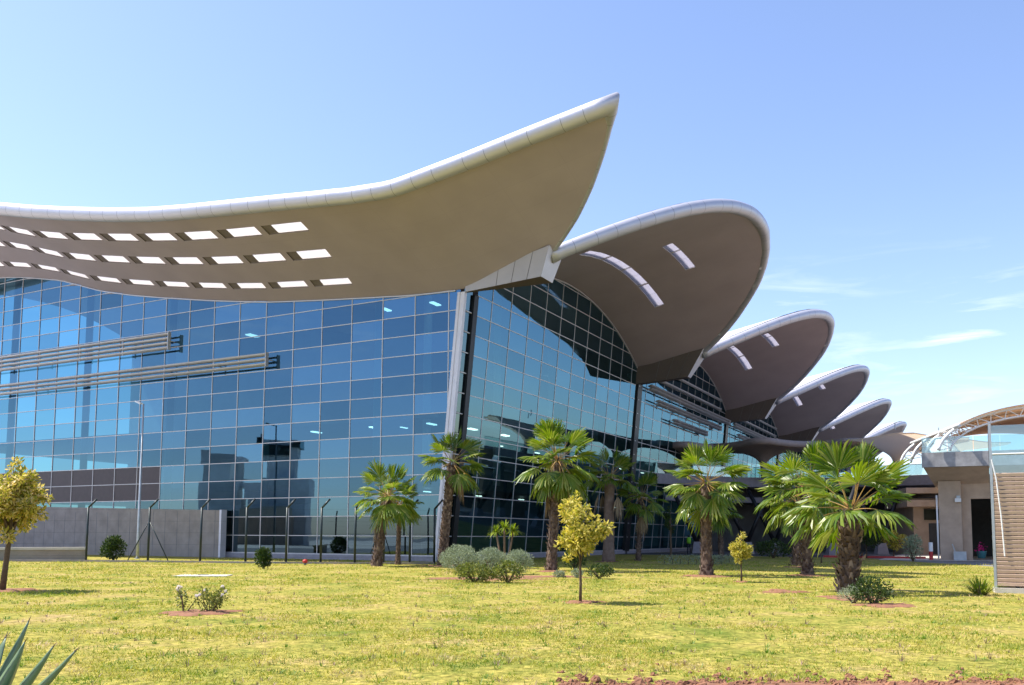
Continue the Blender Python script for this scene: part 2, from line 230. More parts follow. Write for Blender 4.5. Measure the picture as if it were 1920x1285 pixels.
# ------------------------------------------------------------------ mesh helpers
class MB:
    def __init__(s): s.v = []; s.f = []; s.uv = None
    def quad(s, a, b, c, d): i = len(s.v); s.v += [tuple(a), tuple(b), tuple(c), tuple(d)]; s.f.append((i, i+1, i+2, i+3))
    def tri(s, a, b, c): i = len(s.v); s.v += [tuple(a), tuple(b), tuple(c)]; s.f.append((i, i+1, i+2))
    def hexa(s, p):   # 8 corners: bottom 0-3 counter-clockwise, top 4-7
        i = len(s.v); s.v += [tuple(q) for q in p]
        for q in ((3, 2, 1, 0), (4, 5, 6, 7), (0, 1, 5, 4), (1, 2, 6, 5), (2, 3, 7, 6), (3, 0, 4, 7)): s.f.append(tuple(i+k for k in q))
    def box(s, s0, s1, n0, n1, z0, z1, fn=W):
        s.hexa([fn(s0, n0, z0), fn(s0, n1, z0), fn(s1, n1, z0), fn(s1, n0, z0), fn(s0, n0, z1), fn(s0, n1, z1), fn(s1, n1, z1), fn(s1, n0, z1)])
    def bar(s, a, b, w, h=None, upv=(0, 0, 1)):
        h = h or w; a = Vector(a); b = Vector(b); t = (b-a).normalized(); u = Vector(upv); x = t.cross(u)
        if x.length < 1e-4: x = t.cross(Vector((1, 0, 0)))
        x.normalize(); y = x.cross(t); x *= w/2; y *= h/2
        s.hexa([a-x-y, a+x-y, b+x-y, b-x-y, a-x+y, a+x+y, b+x+y, b-x+y])
    def tube(s, pts, rad, seg=10, caps=True):
        P = [Vector(p) for p in pts]; n = len(P); rr = rad if hasattr(rad, '__len__') else [rad]*n
        ref = None; i0 = len(s.v)
        for i in range(n):
            t = (P[min(i+1, n-1)]-P[max(i-1, 0)]).normalized()
            if ref is None: ref = t.orthogonal().normalized()
            ref = (ref-t*ref.dot(t)).normalized(); b = t.cross(ref)
            for k in range(seg):
                a = 2*math.pi*k/seg; s.v.append(tuple(P[i]+(ref*math.cos(a)+b*math.sin(a))*rr[i]))
        for i in range(n-1):
            for k in range(seg):
                a = i0+i*seg+k; b = i0+i*seg+(k+1) % seg; s.f.append((a, b, b+seg, a+seg))
        if caps: s.f.append(tuple(range(i0+seg-1, i0-1, -1))); s.f.append(tuple(range(i0+(n-1)*seg, i0+n*seg)))
    def lathe(s, prof, c=(0, 0, 0), seg=16):
        i0 = len(s.v)
        for r, z in prof:
            for k in range(seg): a = 2*math.pi*k/seg; s.v.append((c[0]+r*math.cos(a), c[1]+r*math.sin(a), c[2]+z))
        for i in range(len(prof)-1):
            for k in range(seg): a = i0+i*seg+k; b = i0+i*seg+(k+1) % seg; s.f.append((a, b, b+seg, a+seg))
        s.f.append(tuple(range(i0+seg-1, i0-1, -1))); s.f.append(tuple(range(i0+(len(prof)-1)*seg, i0+len(prof)*seg)))
    def build(s, name, mat, parent=None, smooth=False, loc=None, uvs=None):
        me = bpy.data.meshes.new(name); v = s.v
        if loc is not None: v = [(p[0]-loc[0], p[1]-loc[1], p[2]-loc[2]) for p in v]
        me.from_pydata([tuple(map(float, p)) for p in v], [], s.f); me.materials.append(MT[mat] if isinstance(mat, str) else mat)
        if getattr(s, 'mi', None):
            me.materials.append(MT[s.mat2]); me.polygons.foreach_set('material_index', s.mi+[0]*(len(me.polygons)-len(s.mi)))
        if smooth: me.polygons.foreach_set('use_smooth', [True]*len(me.polygons))
        if uvs is not None:
            l = me.uv_layers.new(name='UVMap'); vi = np.empty(len(me.loops), int); me.loops.foreach_get('vertex_index', vi); l.data.foreach_set('uv', np.asarray(uvs, float)[vi].ravel())
        o = bpy.data.objects.new(name, me); COL.objects.link(o)
        if loc is not None: o.location = loc
        if parent is not None: o.parent = parent
        return o
def tag(o, label=None, cat=None, group=None, kind=None):
    for k, v in (('label', label), ('category', cat), ('group', group), ('kind', kind)):
        if v: o[k] = v
    return o
def thing(name, label, cat, loc=(0, 0, 0), rz=0, group=None):
    o = bpy.data.objects.new(name, None); o.empty_display_size = 0.3; COL.objects.link(o); o.location = loc; o.rotation_euler = (0, 0, rz)
    return tag(o, label, cat, group)
def structure(name, mb, mat, **k): return tag(mb.build(name, mat, **k), kind='structure')
def gp(px, py, z=0.0):
    """ground point seen at a pixel of the photograph (only used to read off real positions)"""
    d = fw+rt*((px-960)/FPX)-up*((py-860.49)/FPX); t = (z-CAM_H)/d.z; return np.array([d.x*t, d.y*t, z])

# ================================================================== GROUND
mb = MB(); mb.quad((-1500, -1500, -0.012), (1500, -1500, -0.012), (1500, 2500, -0.012), (-1500, 2500, -0.012)); structure('ground', mb, 'apron')
mb = MB(); mb.quad((-260, -60, -0.006), (-62, -60, -0.006), (-62, 90, -0.006), (-260, 90, -0.006)); structure('pavement', mb, 'paleconc')  # pale sheet added out of view to bounce light onto the mirrored tower
mb = MB(); lp = [(-30, 3.5, 0), (24, 3.5, 0), tuple(W(-16, 38, 0)), tuple(W(12, 29, 0)), tuple(W(19, 25, 0)), tuple(W(33, 18, 0)), tuple(W(40, 0.2, 0)), tuple(W(-0.2, 0.2, 0)), tuple(W(-0.2, -32, 0))]
mb.v = lp; mb.f = [tuple(range(len(lp)))]; structure('lawn', mb, 'lawn')

# ================================================================== TERMINAL BUILDING
TB = thing('terminal_building', 'glass airport terminal with sweeping wing-shaped canopy roofs and blue curtain walls', 'building', tuple(CORNER))
def part(mb, name, mat, parent=None, **k):
    o = mb.build(name, mat, loc=tuple(CORNER), **k)
    if parent is None: o.parent = TB; o.matrix_parent_inverse = Matrix.Translation(-Vector(CORNER))
    else: o.parent = parent; o.matrix_parent_inverse = Matrix.Translation(-Vector(CORNER))
    return o
TH_ROOF = 0.62
def roof_sheet(grid, holes, wide_n=False):
    """grid[i][j] = (s, n); underside on the roof surface, top sheet above, reveals round the skylight holes"""
    under, top = MB(), MB(); uu, ut = [], []
    ni, nj = len(grid), len(grid[0])
    for off, mbx, uvx in ((0, under, uu), (TH_ROOF, top, ut)):
        for i in range(ni):
            for j in range(nj):
                s, n = grid[i][j]; mbx.v.append(tuple(W(s, n, roof_z(s, n)+off))); uvx.append((n, s))
        for i in range(ni-1):
            for j in range(nj-1):
                if (i, j) in holes: continue
                q = (i*nj+j, i*nj+j+1, (i+1)*nj+j+1, (i+1)*nj+j); mbx.f.append(q if off else q[::-1])
    panes = []; nrev = 0; nbase = len(under.f)
    for (i, j) in sorted(holes):
        c = [(i, j), (i, j+1), (i+1, j+1), (i+1, j)]; p0 = []; p1 = []
        for a, b in c:
            s, n = grid[a][b]; z = roof_z(s, n); p0.append(W(s, n, z)); p1.append(W(s, n, z+TH_ROOF))
        for k in range(4):
            k2 = (k+1) % 4
            if (i, j+1) in holes and k == 1 or (i, j-1) in holes and k == 3 or (i+1, j) in holes and k == 2 or (i-1, j) in holes and k == 0: continue
            b0 = len(under.v); under.v += [tuple(p0[k]), tuple(p0[k2]), tuple(p1[k2]), tuple(p1[k])]; under.f.append((b0, b0+1, b0+2, b0+3)); nrev += 1; uu.extend([(0.3, 0.3)]*4)
        pm = MB(); zz = np.array([0, 0, TH_ROOF*0.10]); z2 = np.array([0, 0, TH_ROOF*0.10+0.04]); e_ = 0.003
        n_ax = wide_n
        def at(u, v): return (p0[0]*(1-u)+p0[1]*u)*(1-v)+(p0[3]*(1-u)+p0[2]*u)*v   # u along n, v along s
        u0 = 0.24 if n_ax else e_
        def slab(u0_, u1_, v0_, v1_): sh = [at(u0_, v0_), at(u1_, v0_), at(u1_, v1_), at(u0_, v1_)]; pm.hexa([q+zz for q in sh]+[q+z2 for q in sh])
        pm.mi = []; pm.mat2 = 'reveal'
        slab(u0, 1-e_, e_, 1-e_); pm.mi += [0]*6
        if n_ax: slab(e_, u0-0.002, e_, 1-e_); pm.mi += [1]*6
        else: slab_n = 0
        panes.append(pm)
        # thin glazing bars
    under.mi = [0]*nbase+[1]*nrev; under.mat2 = 'reveal'
    return under, uu, top, ut, panes
def fascia(path, rad, joint, corner=None):
    """rounded edge trim with fine panel joints, mitred at sharp corners"""
    P = [Vector(p) for p in path]; out = []; acc = 0.0
    for i in range(len(P)-1):
        a, b = P[i], P[i+1]; l = (b-a).length; k = max(1, int(l/0.35))
        for q in range(k): out.append((a.lerp(b, q/k), i if q == 0 else None))
    out.append((P[-1], None))
    mbx = MB(); mbx.mi = []; mbx.mat2 = 'joint'; seg = 18; i0 = 0; ref = None; d = 0; nxt = joint; rings = []
    pts = [o[0] for o in out]; dark = set(); dc = 0; ci = -1
    if corner is not None: ci = min(range(len(pts)), key=lambda q: (pts[q]-Vector(path[corner])).length)
    for i, p in enumerate(pts):
        if i: d += (p-pts[i-1]).length
        rr = rad if corner is None or i <= ci else rad+(0.25-rad)*min(1, (d-dc)/1.2)
        if i == ci: dc = d
        t1 = (p-pts[i-1]).normalized() if i else (pts[1]-p).normalized(); t2 = (pts[i+1]-p).normalized() if i < len(pts)-1 else t1
        rings.append((p, t1, t2, rr))
        if d > nxt and i < len(pts)-2 and t1.dot(t2) > 0.98:
            nxt += joint; rings.append((p+t2*0.02, t2, t2, rr)); dark.add(len(rings)-1); rings.append((p+t2*0.045, t2, t2, rr))
    for i, (p, t1, t2, rr) in enumerate(rings):
        if ref is None: ref = (Vector((0, 0, 1))-t1*t1.z).normalized()
        ref = (Vector((0, 0, 1))-t1*t1.z); ref.normalize(); b = t1.cross(ref)
        nb = (t1+t2); nb.normalize()
        sharp = t1.dot(t2) < 0.9
        for k in range(seg):
            a = 2*math.pi*k/seg; v = (ref*math.cos(a)*1.0+b*math.sin(a))*rr
            if sharp:
                v = v-t1*max(-2.2*rr, min(2.2*rr, v.dot(nb)/max(0.15, t1.dot(nb))))
            mbx.v.append(tuple(p+v))
    nr = len(rings)
    for i in range(nr-1):
        for k in range(seg): a = i*seg+k; b = i*seg+(k+1) % seg; mbx.f.append((a, b, b+seg, a+seg)); mbx.mi.append(1 if i in dark else 0)
    mbx.f.append(tuple(range(seg-1, -1, -1))); mbx.f.append(tuple(range((nr-1)*seg, nr*seg)))
    return mbx
def make_canopy(grid, holes, path, label, rad=0.45, pane='pane', corner=None):
    under, uu, top, ut, panes = roof_sheet(grid, holes, pane == 'pane')
    if pane == 'pane2': under.mat2 = 'beam'
    o = part(under, 'roof_canopy', 'soffit', uvs=uu, smooth=True); o['label'] = label
    part(top, 'roof_covering', 'roof', o, uvs=ut, smooth=True)
    part(fascia(path, rad, 1.35, corner), 'fascia', 'fascia', o, smooth=True)
    for pm in panes: part(pm, 'skylight', pane, o)
    return o
# --- first canopy over the left wall, cut along a line near the crown of its vault
sl = [None, -7.3, -6.94, -6.06, -5.5, -4.9, -4.36, -3.56, -3.0, -2.3, -1.74, -1.14, -0.8, -0.4, -1e-5]
nl = [-62, -58]; x = -5.35
hs = []
while x > -57: hs.append(x); x -= 3.62
cuts = []
for h in reversed(hs): cuts += [h-3.1, h]
nl = [-62]+[-59]+cuts+[-4.2, -3, -1.5]
grid = []
tt = np.linspace(0, 1, 27)[1:]
for i, s in enumerate(sl):
    row = []
    for n in nl:
        ss = s if s is not None else s_edge(n)
        if i == 1: ss = (s_edge(n)-6.94)/2
        row.append((ss, n-0.12*(ss+6.5)*min(1, max(0, (-n-1.5)/2.5)) if n > -58 else n))
    for q in tt:
        # last column lies on the petal rim; the cut edge bends in towards the tip
        sE = s_edge(14.0*q)
        ss = s if s is not None else sE
        if i == 1: ss = (sE-6.94)/2
        nr = rim(ss); row.append((ss, -1.5+(nr+1.5)*q))
    grid.append(row)
holes = set()
for j in range(2, 2+len(cuts), 2):
    for i in (2, 6, 10): holes.add((i, j))
edge = []
for (s, n) in grid[0]: edge.append(W(s-0.16, n, roof_z(s, n)+0.22))
tip_s, tip_n = grid[0][-1]
edge[-1] = W(tip_s-0.1, tip_n+0.05, roof_z(tip_s, tip_n)+0.25)
rimp = []
for s in np.linspace(tip_s+0.5, -0.1, 22):
    n = rim(s); rimp.append(W(s+0.03, n+0.03, roof_z(s-1e-4, n)+0.26))
make_canopy(grid, holes, edge+rimp, 'large pale taupe canopy with three rows of skylights and a pointed tip', 0.45, 'pane', len(edge)-1)
# --- petals
def petal(k, inner):
    s0 = BAY*k; sc = s0+BAY/2
    ds = [-15.66, -15.2, -14.5, -13.6, -12.5, -11.2, -9.6, -7.75, -5.8, -3.87, -3.75, -1.9, -0.03, 0.03, 1.9, 3.75, 3.87, 5.8, 7.75, 9.6, 11.2, 12.5, 13.6, 14.5, 15.2, 15.66]
    ns = list(np.linspace(inner, -26, 12)) if inner < -26 else []
    ns += [-26, -20, -14, -9, -5, -2, 0, 1.5, 3, 4.5, 5.75, 6.55, 7.6, 8.6, 9.6, 10.35, 11.2]
    g = []
    for d in ds:
        r_ = rim(sc+d); row = []
        base = [min(n, r_-0.05*(len(ns)+8-i)*0.3) if n > 2 else n for i, n in enumerate(ns)]
        row = [(sc+d, n) for n in base]; last = base[-1]
        for q in np.linspace(0, 1, 9)[1:]: row.append((sc+d, last+(r_-last)*q))
        g.append(row)
    hl = set(); J1 = ns.index(5.75); J2 = ns.index(9.6)
    for i in range(len(ds)-1):
        a, b = ds[i], ds[i+1]
        if a >= -7.8 and b <= 7.8 and not (a > -0.1 and b < 0.1) and (b-a) > 0.4 and not (abs(a) in (3.75, 3.87) and abs(b) in (3.75, 3.87)): hl.add((i, J1))
        if a >= -1.91 and b <= 3.76 and (b-a) > 0.4: hl.add((i, J2))
    path = []
    for d in np.linspace(-15.67, 15.67, 61):
        s = sc+d*0.9995; n = rim(s); dn = (rim(s+0.05)-rim(s-0.05))/0.1; l = math.hypot(1, dn); os_, on = -dn/l, 1/l
        k_ = min(1, max(0, (d+3)/8)); k_ = k_*k_*(3-2*k_); of_ = 0.22-0.16*k_; path.append(W(s+os_*of_, n+on*of_, roof_z(s, n)+0.10+0.27*k_))
    return g, hl, path
names = ['taupe leaf-shaped canopy next to the large pointed one', 'leaf-shaped canopy third along the row', 'leaf-shaped canopy fourth along the row', 'leaf-shaped canopy fifth along the row', 'farthest leaf-shaped canopy at the end of the row']
for k in range(5):
    g, hl, path = petal(k, -62 if k == 0 else -26); make_canopy(g, hl, path, names[k], 0.43, 'pane2')

# --- left curtain wall (vertical)
PW, PH = 2.46775, 1.25
ROW0 = CAM_H+10.9671*1.25          # level of the reference transom
def levels(zmin, zmax):
    r = []; z = ROW0-12*PH
    while z < zmax: r.append(z) if z > zmin else None; z += PH
    return r
def wall_left():
    mul, pan, br, lo = MB(), MB(), MB(), MB()
    xs = [1.05, 0.52]+[-1.95-PW*i for i in range(24)]
    zl = [0.35]+levels(0.6, 26)
    def zt(n): return roof_z(0, n)-0.02
    for i in range(len(xs)-1):
        a, b = xs[i+1], xs[i]
        for q in range(len(zl)-1):
            z0, z1 = zl[q], zl[q+1]
            nb_ = lambda z: 1.05 if i else 0; ra = a; rb = b if i else LEAN*z0-0.2; rb1 = b if i else LEAN*z1-0.2
            ta, tb = zt(a), zt(b)
            if z0 >= max(ta, tb): continue
            if i < 2:   # the last bays end against the leaning post
                e0, e1 = LEAN*z0-0.2, LEAN*z1-0.2
                lo_ = xs[2] if z1 < 9.0 else a
                if i == 0 and z1 < 9.0: continue
                if i == 1 and z1 >= 9.0:
                    rb, rb1 = b, b
                else: rb, rb1 = e0, e1
                if rb <= a or rb1 <= a: continue
            p = [W(0, ra, z0), W(0, rb, z0), W(0, rb1, min(z1, tb)), W(0, ra, min(z1, ta))]
            dark = b < -24.0 and 3.9 < z0 < 6.3
            (br if dark else lo if z0 < 1.9 else pan).quad(*p)
    for n in xs[1:]:
        if n > 0: mul.box(-0.03, 0.06, n-0.03, n+0.03, 9.0, zt(n)-0.02); continue
        mul.box(-0.035, 0.06, n-0.027, n+0.027, 0.3, zt(n)-0.02)
    for z in zl[1:]:
        # each transom runs as far as it stays below the roof
        seg = []; nn = np.linspace(-59, LEAN*z-0.2, 300); ok = [zt(x) > z for x in nn]
        st = None
        for x, o_ in zip(nn, ok):
            if o_ and st is None: st = x
            if st is not None and (not o_ or x == nn[-1]): seg.append((st, x)); st = None
        for a, b in seg: mul.box(-0.03, 0.05, a, b, z-0.025, z+0.025)
    # bottom and top rails
    mul.box(-0.08, 0.08, -59, -0.2, 0.30, 0.38)
    for i in range(59):
        a, b = -58+i, -57+i; mul.bar(W(-0.02, a, zt(a)-0.04), W(-0.02, b, zt(b)-0.04), 0.1, 0.08)
    g = part(pan, 'glass_facade', 'glassL'); part(mul, 'mullion_frame', 'mullion', g); c = part(br, 'cladding_panel', 'brown', g); part(lo, 'base_glass', 'glassB', g)
    pl = MB(); pl.box(-0.16, 0.1, -59, 0.5, -0.1, 0.30); part(pl, 'plinth', 'plinth')
wall_left()
# --- right curtain walls, leaning outwards, one per bay under its vault
PWR = 2.57938
def R3(s, n, z): return W(s, n+LEAN*z, z)
def wall_right(k):
    s0 = BAY*k+(1.75 if k == 0 else 0.75); s1 = BAY*(k+1)-0.75
    mul, pan = MB(), MB()
    xs = [3.6+PWR*i for i in range(-1, 12)] if k == 0 else list(np.arange(BAY*k+2.1, s1-0.5, PWR))
    xs = [s0]+[x for x in xs if s0+0.3 < x < s1-0.3]+[s1]
    zl = [0.35]+levels(0.6, 24)
    def zt(s): return roof_z(s, 1.75)-0.03
    for i in range(len(xs)-1):
        a, b = xs[i], xs[i+1]; ta, tb = zt(a), zt(b)
        for q in range(len(zl)-1):
            z0, z1 = zl[q], zl[q+1]
            if z0 >= max(ta, tb): continue
            m_ = 0.5*(a+b)
            if z0 >= min(ta, tb)-0.02 and False: continue
            pan.quad(R3(a, 0, min(z0, ta)), R3(b, 0, min(z0, tb)), R3(b, 0, min(z1, tb)), R3(a, 0, min(z1, ta)))
    for s in xs[1:-1]: mul.box(s-0.03, s+0.03, -0.06, 0.025, 0.3, zt(s)-0.02, R3)
    for z in zl[1:]:
        nn = np.linspace(s0, s1, 200); ok = [zt(x) > z for x in nn]; st = None
        for x, o_ in zip(nn, ok):
            if o_ and st is None: st = x
            if st is not None and (not o_ or x == nn[-1]): mul.box(st, x, -0.05, 0.022, z-0.028, z+0.028, R3); st = None
    mul.box(s0, s1, -0.07, 0.07, 0.30, 0.38, R3)
    nn = np.linspace(s0, s1, 40)
    for a, b in zip(nn[:-1], nn[1:]): mul.bar(R3(a, 0.04, zt(a)-0.04), R3(b, 0.04, zt(b)-0.04), 0.10, 0.09)
    g = part(pan, 'glass_facade', 'glassR'); part(mul, 'mullion_frame', 'mullion', g)
    pl = MB(); pl.box(s0-0.5, s1+0.5, -0.2, 0.16, -0.1, 0.30); part(pl, 'plinth', 'plinth')
for k in range(5): wall_right(k)
# --- posts
mb = MB(); mb.box(-0.16, 0.12, -0.31, 0.20, 0.0, 16.3, lambda s, n, z: W(s, n+LEAN*z-0.0, z)); mb.box(-0.20, -0.16, -0.24, -0.1, 0.0, 16.3, lambda s, n, z: W(s, n+LEAN*z, z)); part(mb, 'corner_post', 'post')
mb = MB()
for i in range(13): mb.quad(R3(0.13, -0.0, 0.35+i*1.25), R3(1.1, -0.0, 0.35+i*1.25), R3(1.1, -0.0, 0.33+(i+1)*1.25), R3(0.13, -0.0, 0.33+(i+1)*1.25))
dg = part(mb, 'corner_glass', 'glassD'); mb = MB()
for z in levels(0.6, 16): mb.box(0.4, 1.1, 0.0, 0.07, z-0.03, z+0.03, R3)
part(mb, 'glazing_bar', 'mullion', dg)
mb = MB(); mb.box(1.12, 1.62, -0.2, 0.16, 0.0, 16.4, R3); part(mb, 'facade_post', 'black')
for k in range(1, 6):
    mb = MB(); mb.box(BAY*k-0.35, BAY*k+0.75, -0.25, 0.14, 0.0, 15.6, R3); p = part(mb, 'facade_post', 'black'); mb = MB()
    for z in levels(0.6, 15.4): mb.box(BAY*k-0.2, BAY*k+0.05, 0.14, 0.17, z-0.03, z+0.03, R3)
    part(mb, 'fixing_plate', 'mullion', p)
# --- valley beams
def beam(s0, zb0, nb1, zb1, nt1, wt, wb, n0=1.0, wi=None, side='shadebeam'):
    mb = MB(); wi = wi or (wt, wb)
    z_t = lambda n: roof_z(s0, n)+0.45
    c = [W(s0-wi[1], n0, zb0), W(s0-wb, nb1, zb1), W(s0+wb, nb1, zb1), W(s0+wi[1], n0, zb0),
         W(s0-wi[0], n0, z_t(n0)+.1), W(s0-wt, nt1, z_t(nt1)-.1), W(s0+wt, nt1, z_t(nt1)-.1), W(s0+wi[0], n0, z_t(n0)+.1)]
    mb.hexa(c); o = part(mb, 'valley_beam', 'shadebeam')
    e = [p+EN*0.015 for p in (c[1], c[2], c[6], c[5])]; em = MB(); em.hexa([c[1]+EN*.002, c[2]+EN*.002, c[2]+EN*.02, c[1]+EN*.02, c[5]+EN*.002, c[6]+EN*.002, c[6]+EN*.02, c[5]+EN*.02]); part(em, 'end_plate', 'beam', o)
    if side == 'beam':
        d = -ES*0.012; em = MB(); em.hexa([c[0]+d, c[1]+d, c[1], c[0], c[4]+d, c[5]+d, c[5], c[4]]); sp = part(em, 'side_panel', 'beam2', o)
    for q in (0.42, 0.62, 0.82):
        jm = MB(); jm.bar(c[0]+(c[1]-c[0])*q-ES*0.02, c[4]+(c[5]-c[4])*q-ES*0.02, 0.025, 0.02); part(jm, 'panel_joint', 'joint', o)
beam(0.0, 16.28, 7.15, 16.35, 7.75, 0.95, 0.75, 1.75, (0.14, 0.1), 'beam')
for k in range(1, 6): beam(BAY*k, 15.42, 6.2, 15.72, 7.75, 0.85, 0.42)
# --- sun shades
def shade(pts_fn, a, b, z0, dz, count, depth, off, vertical_tie):
    mb = MB()
    for i in range(count):
        z = z0+dz*i
        prof = []
        for q in range(10):
            an = 2*math.pi*q/10; prof.append((off+depth/2*math.cos(an), z+0.075*math.sin(an)+0.06*math.cos(an)))
        i0 = len(mb.v)
        for e_ in (a, b):
            for (o_, zz) in prof: mb.v.append(tuple(pts_fn(e_, o_, zz)))
        for q in range(10): mb.f.append((i0+q, i0+(q+1) % 10, i0+10+(q+1) % 10, i0+10+q))
        mb.f.append(tuple(range(i0, i0+10))); mb.f.append(tuple(range(i0+19, i0+9, -1)))
    o = part(mb, 'sunshade', 'louver', smooth=False)
    for e_ in np.arange(max(a, b)-0.03, min(a, b), -4.936):
        mb = MB(); p = pts_fn(e_, off, z0-0.15); q = pts_fn(e_, off, z0+dz*(count-1)+0.15); mb.bar(p, q, 0.05, depth*(0.9 if e_ > max(a, b)-0.1 else 0.25), upv=ES if vertical_tie > 0 else EN)
        mb.bar(pts_fn(e_, 0.02, z0+dz*(count-1)*0.5), pts_fn(e_, off, z0+dz*(count-1)*0.5), 0.05, 0.06); part(mb, 'bracket', 'louver', o)
FL = lambda n, o, z: W(-o, n, z)
shade(FL, -59, -23.1, 15.12, 0.34, 4, 0.32, 0.56, 1)
shade(FL, -59, -13.6, 13.08, 0.34, 3, 0.32, 0.56, 1)
FR = lambda s, o, z: R3(s, o, z)
for k in (1, 2):
    for a, b, z in ((1.6, 30.6, 15.25), (4.0, 26.8, 14.15), (9.2, 21.2, 12.95)): shade(FR, BAY*k+a, BAY*k+b, z, 0.3, 2, 0.5, 0.55, -1)
    for z in (16.55, 17.6): shade(FR, BAY*k+4.5, BAY*k+27.0, z, 0.25, 1, 0.3, 0.35, -1)
# --- interior
mb = MB(); mb.box(3.5, 26, -60, -1.8, 4.75, 5.15); part(mb, 'floor_slab', 'floor')
mb = MB(); mb.box(6.0, 26, -60, -4.0, 9.75, 10.1); part(mb, 'floor_slab', 'floor')
mb = MB(); mb.box(0.4, 150, -60, -0.4, 0.02, 0.08); part(mb, 'ground_floor', 'floor')
mb = MB(); mb.box(26, 26.3, -60, -18, 0, 25); mb.box(26.3, 156, -18, -17.7, 0, 21); part(mb, 'partition_wall', 'iwall')
for n in np.arange(-56, -3, 9.87):
    mb = MB(); mb.tube([W(2.6, n, 0.08), W(2.6, n, roof_z(2.6, n))], 0.28, 14); part(mb, 'interior_column', 'white', smooth=True)
for s in np.arange(7, 60, 10.3):
    mb = MB(); mb.tube([W(s, -5.6, 0.08), W(s, -5.6, roof_z(s, -5.6))], 0.3, 14); part(mb, 'interior_column', 'white', smooth=True)
for (s, n, z, l) in ((2.4, -18.6, 16.2, 0.7), (5.0, -8.4, 17.6, 0.5), (5.6, -4.6, 17.7, 0.5), (4.5, -14, 9.0, 0.35), (4.8, -9, 9.1, 0.35), (4.8, -4.2, 9.1, 0.35), (8.5, -3.2, 9.1, 0.5), (13, -3, 9.1, 0.5)):
    mb = MB(); mb.box(s, s+1.0, n, n+l*0.7, z, z+0.08); part(mb, 'ceiling_lamp', 'lamp')

for s in np.arange(5, 62, 7.0):  # extra lamp rows added to brighten the interior behind the right walls
    for n, z in ((-6.5, 9.0), (-4.5, 4.5)):
        if z < 5 and s > 40: continue
        mb = MB(); mb.box(s, s+0.8, n, n+0.14, z, z+0.06); part(mb, 'ceiling_lamp', 'lamp')
# ================================================================== RIGHT HAND SIDE: forecourt, link deck, stair
def frame(px, d, rot):
    """local frame at a real position: x to the right, y away"""
    o = np.array([(px-960)/FPX*d, d, 0]); ex = np.array([math.cos(rot), math.sin(rot), 0]); ey = np.array([-math.sin(rot), math.cos(rot), 0])
    return lambda x, y, z: o+ex*x+ey*y+np.array([0, 0, z])
def own(mb, name, mat, parent, **k):
    o = mb.build(name, mat, **k); o.parent = parent; o.matrix_parent_inverse = parent.matrix_world.inverted() if False else Matrix.Translation(-parent.location); return o
# --- concrete forecourt structure on the right
F = frame(1731, 62.0, R(-27)); FO = tuple(F(0, 0, 0))
B1 = lambda x, y, z: F(x, y, z)
ramp = thing('forecourt_viaduct', 'concrete forecourt deck on thick columns with a stained grey edge beam', 'viaduct', FO)
mb = MB(); mb.box(0, 0.45, 0.0, 40, 6.45, 7.45, lambda a, b, z: F(b, a, z)); own(mb, 'edge_beam', 'slabconc', ramp)
mb = MB(); mb.box(0.46, 26, 0.02, 40, 6.9, 7.38, lambda a, b, z: F(b, a, z)); own(mb, 'deck_slab', 'warmconc', ramp)
mb = MB(); mb.hexa([F(0.6, 3.2, 5.42), F(40, 3.2, 5.42), F(40, 26, 5.42), F(0.6, 26, 5.42), F(0.05, 0.46, 6.5), F(40, 0.46, 6.5), F(40, 26, 6.89), F(0.05, 26, 6.89)]); own(mb, 'haunch', 'warmconc', ramp)
for xx in (0.9, 9.5, 18):
    mb = MB(); mb.box(xx, xx+1.45, 2.6, 4.2, 0.0, 5.6, B1); own(mb, 'column', 'warmconc', ramp)
mb = MB(); mb.box(2.36, 9.48, 3.2, 3.9, 4.35, 5.6, B1); own(mb, 'header_beam', 'warmconc', ramp)
mb = MB(); mb.box(2.36, 2.95, 3.25, 20, 0.0, 4.36, B1); own(mb, 'side_wall', 'warmconc', ramp)
mb = MB(); mb.box(2.95, 14, 20.2, 20.5, 0.0, 1.0, B1); mb.box(2.95, 5.6, 20.2, 20.5, 1.0, 5.4, B1); mb.box(6.3, 14, 20.2, 20.5, 1.0, 5.4, B1); mb.box(5.6, 6.3, 20.2, 20.5, 2.6, 5.4, B1); own(mb, 'rear_wall', 'dark', ramp)
mb = MB(); mb.tube([F(0.78, 2.5, 0.1), F(0.78, 2.5, 4.6)], 0.06, 10); own(mb, 'drain_pipe', 'white', ramp, smooth=True)
mb = MB(); mb.box(2.05, 2.3, 2.45, 2.6, 4.35, 4.55, B1); mb2 = MB(); mb2.box(1.95, 2.35, 2.3, 2.6, 4.1, 4.36, B1); wl = own(mb2, 'wall_lamp', 'white', ramp); own(mb, 'lamp_bracket', 'galv', wl)
for i in range(4):
    mb = MB(); mb.box(0.05+i*1.6, 1.6+i*1.6, 0.12, 0.14, 7.46, 8.5, B1); own(mb, 'glass_panel', 'clear', ramp)
mb = MB(); mb.box(0.02, 0.04, 0.15, 12, 7.46, 8.5, B1); own(mb, 'glass_panel', 'clear', ramp)
# pavement at its foot and the kerb
mb = MB(); pv = [F(-3, 0.2, 0.012), F(9, 0.2, 0.012), F(9, 30, 0.012), F(-3, 30, 0.012)]; mb.quad(*pv); structure('pavement', mb, 'paleconc')
mb = MB(); mb.box(-7.5, -0.2, 6.0, 6.25, 0, 0.16, B1); structure('kerb', mb, 'red')
mb = MB(); mb.quad(F(-40, 6.3, 0.008), F(-3.2, 6.3, 0.008), F(-3.2, 16, 0.008), F(-40, 16, 0.008)); structure('road', mb, M('asphalt', (0.055, 0.055, 0.058), 0.9, 0, 0.2, 6))
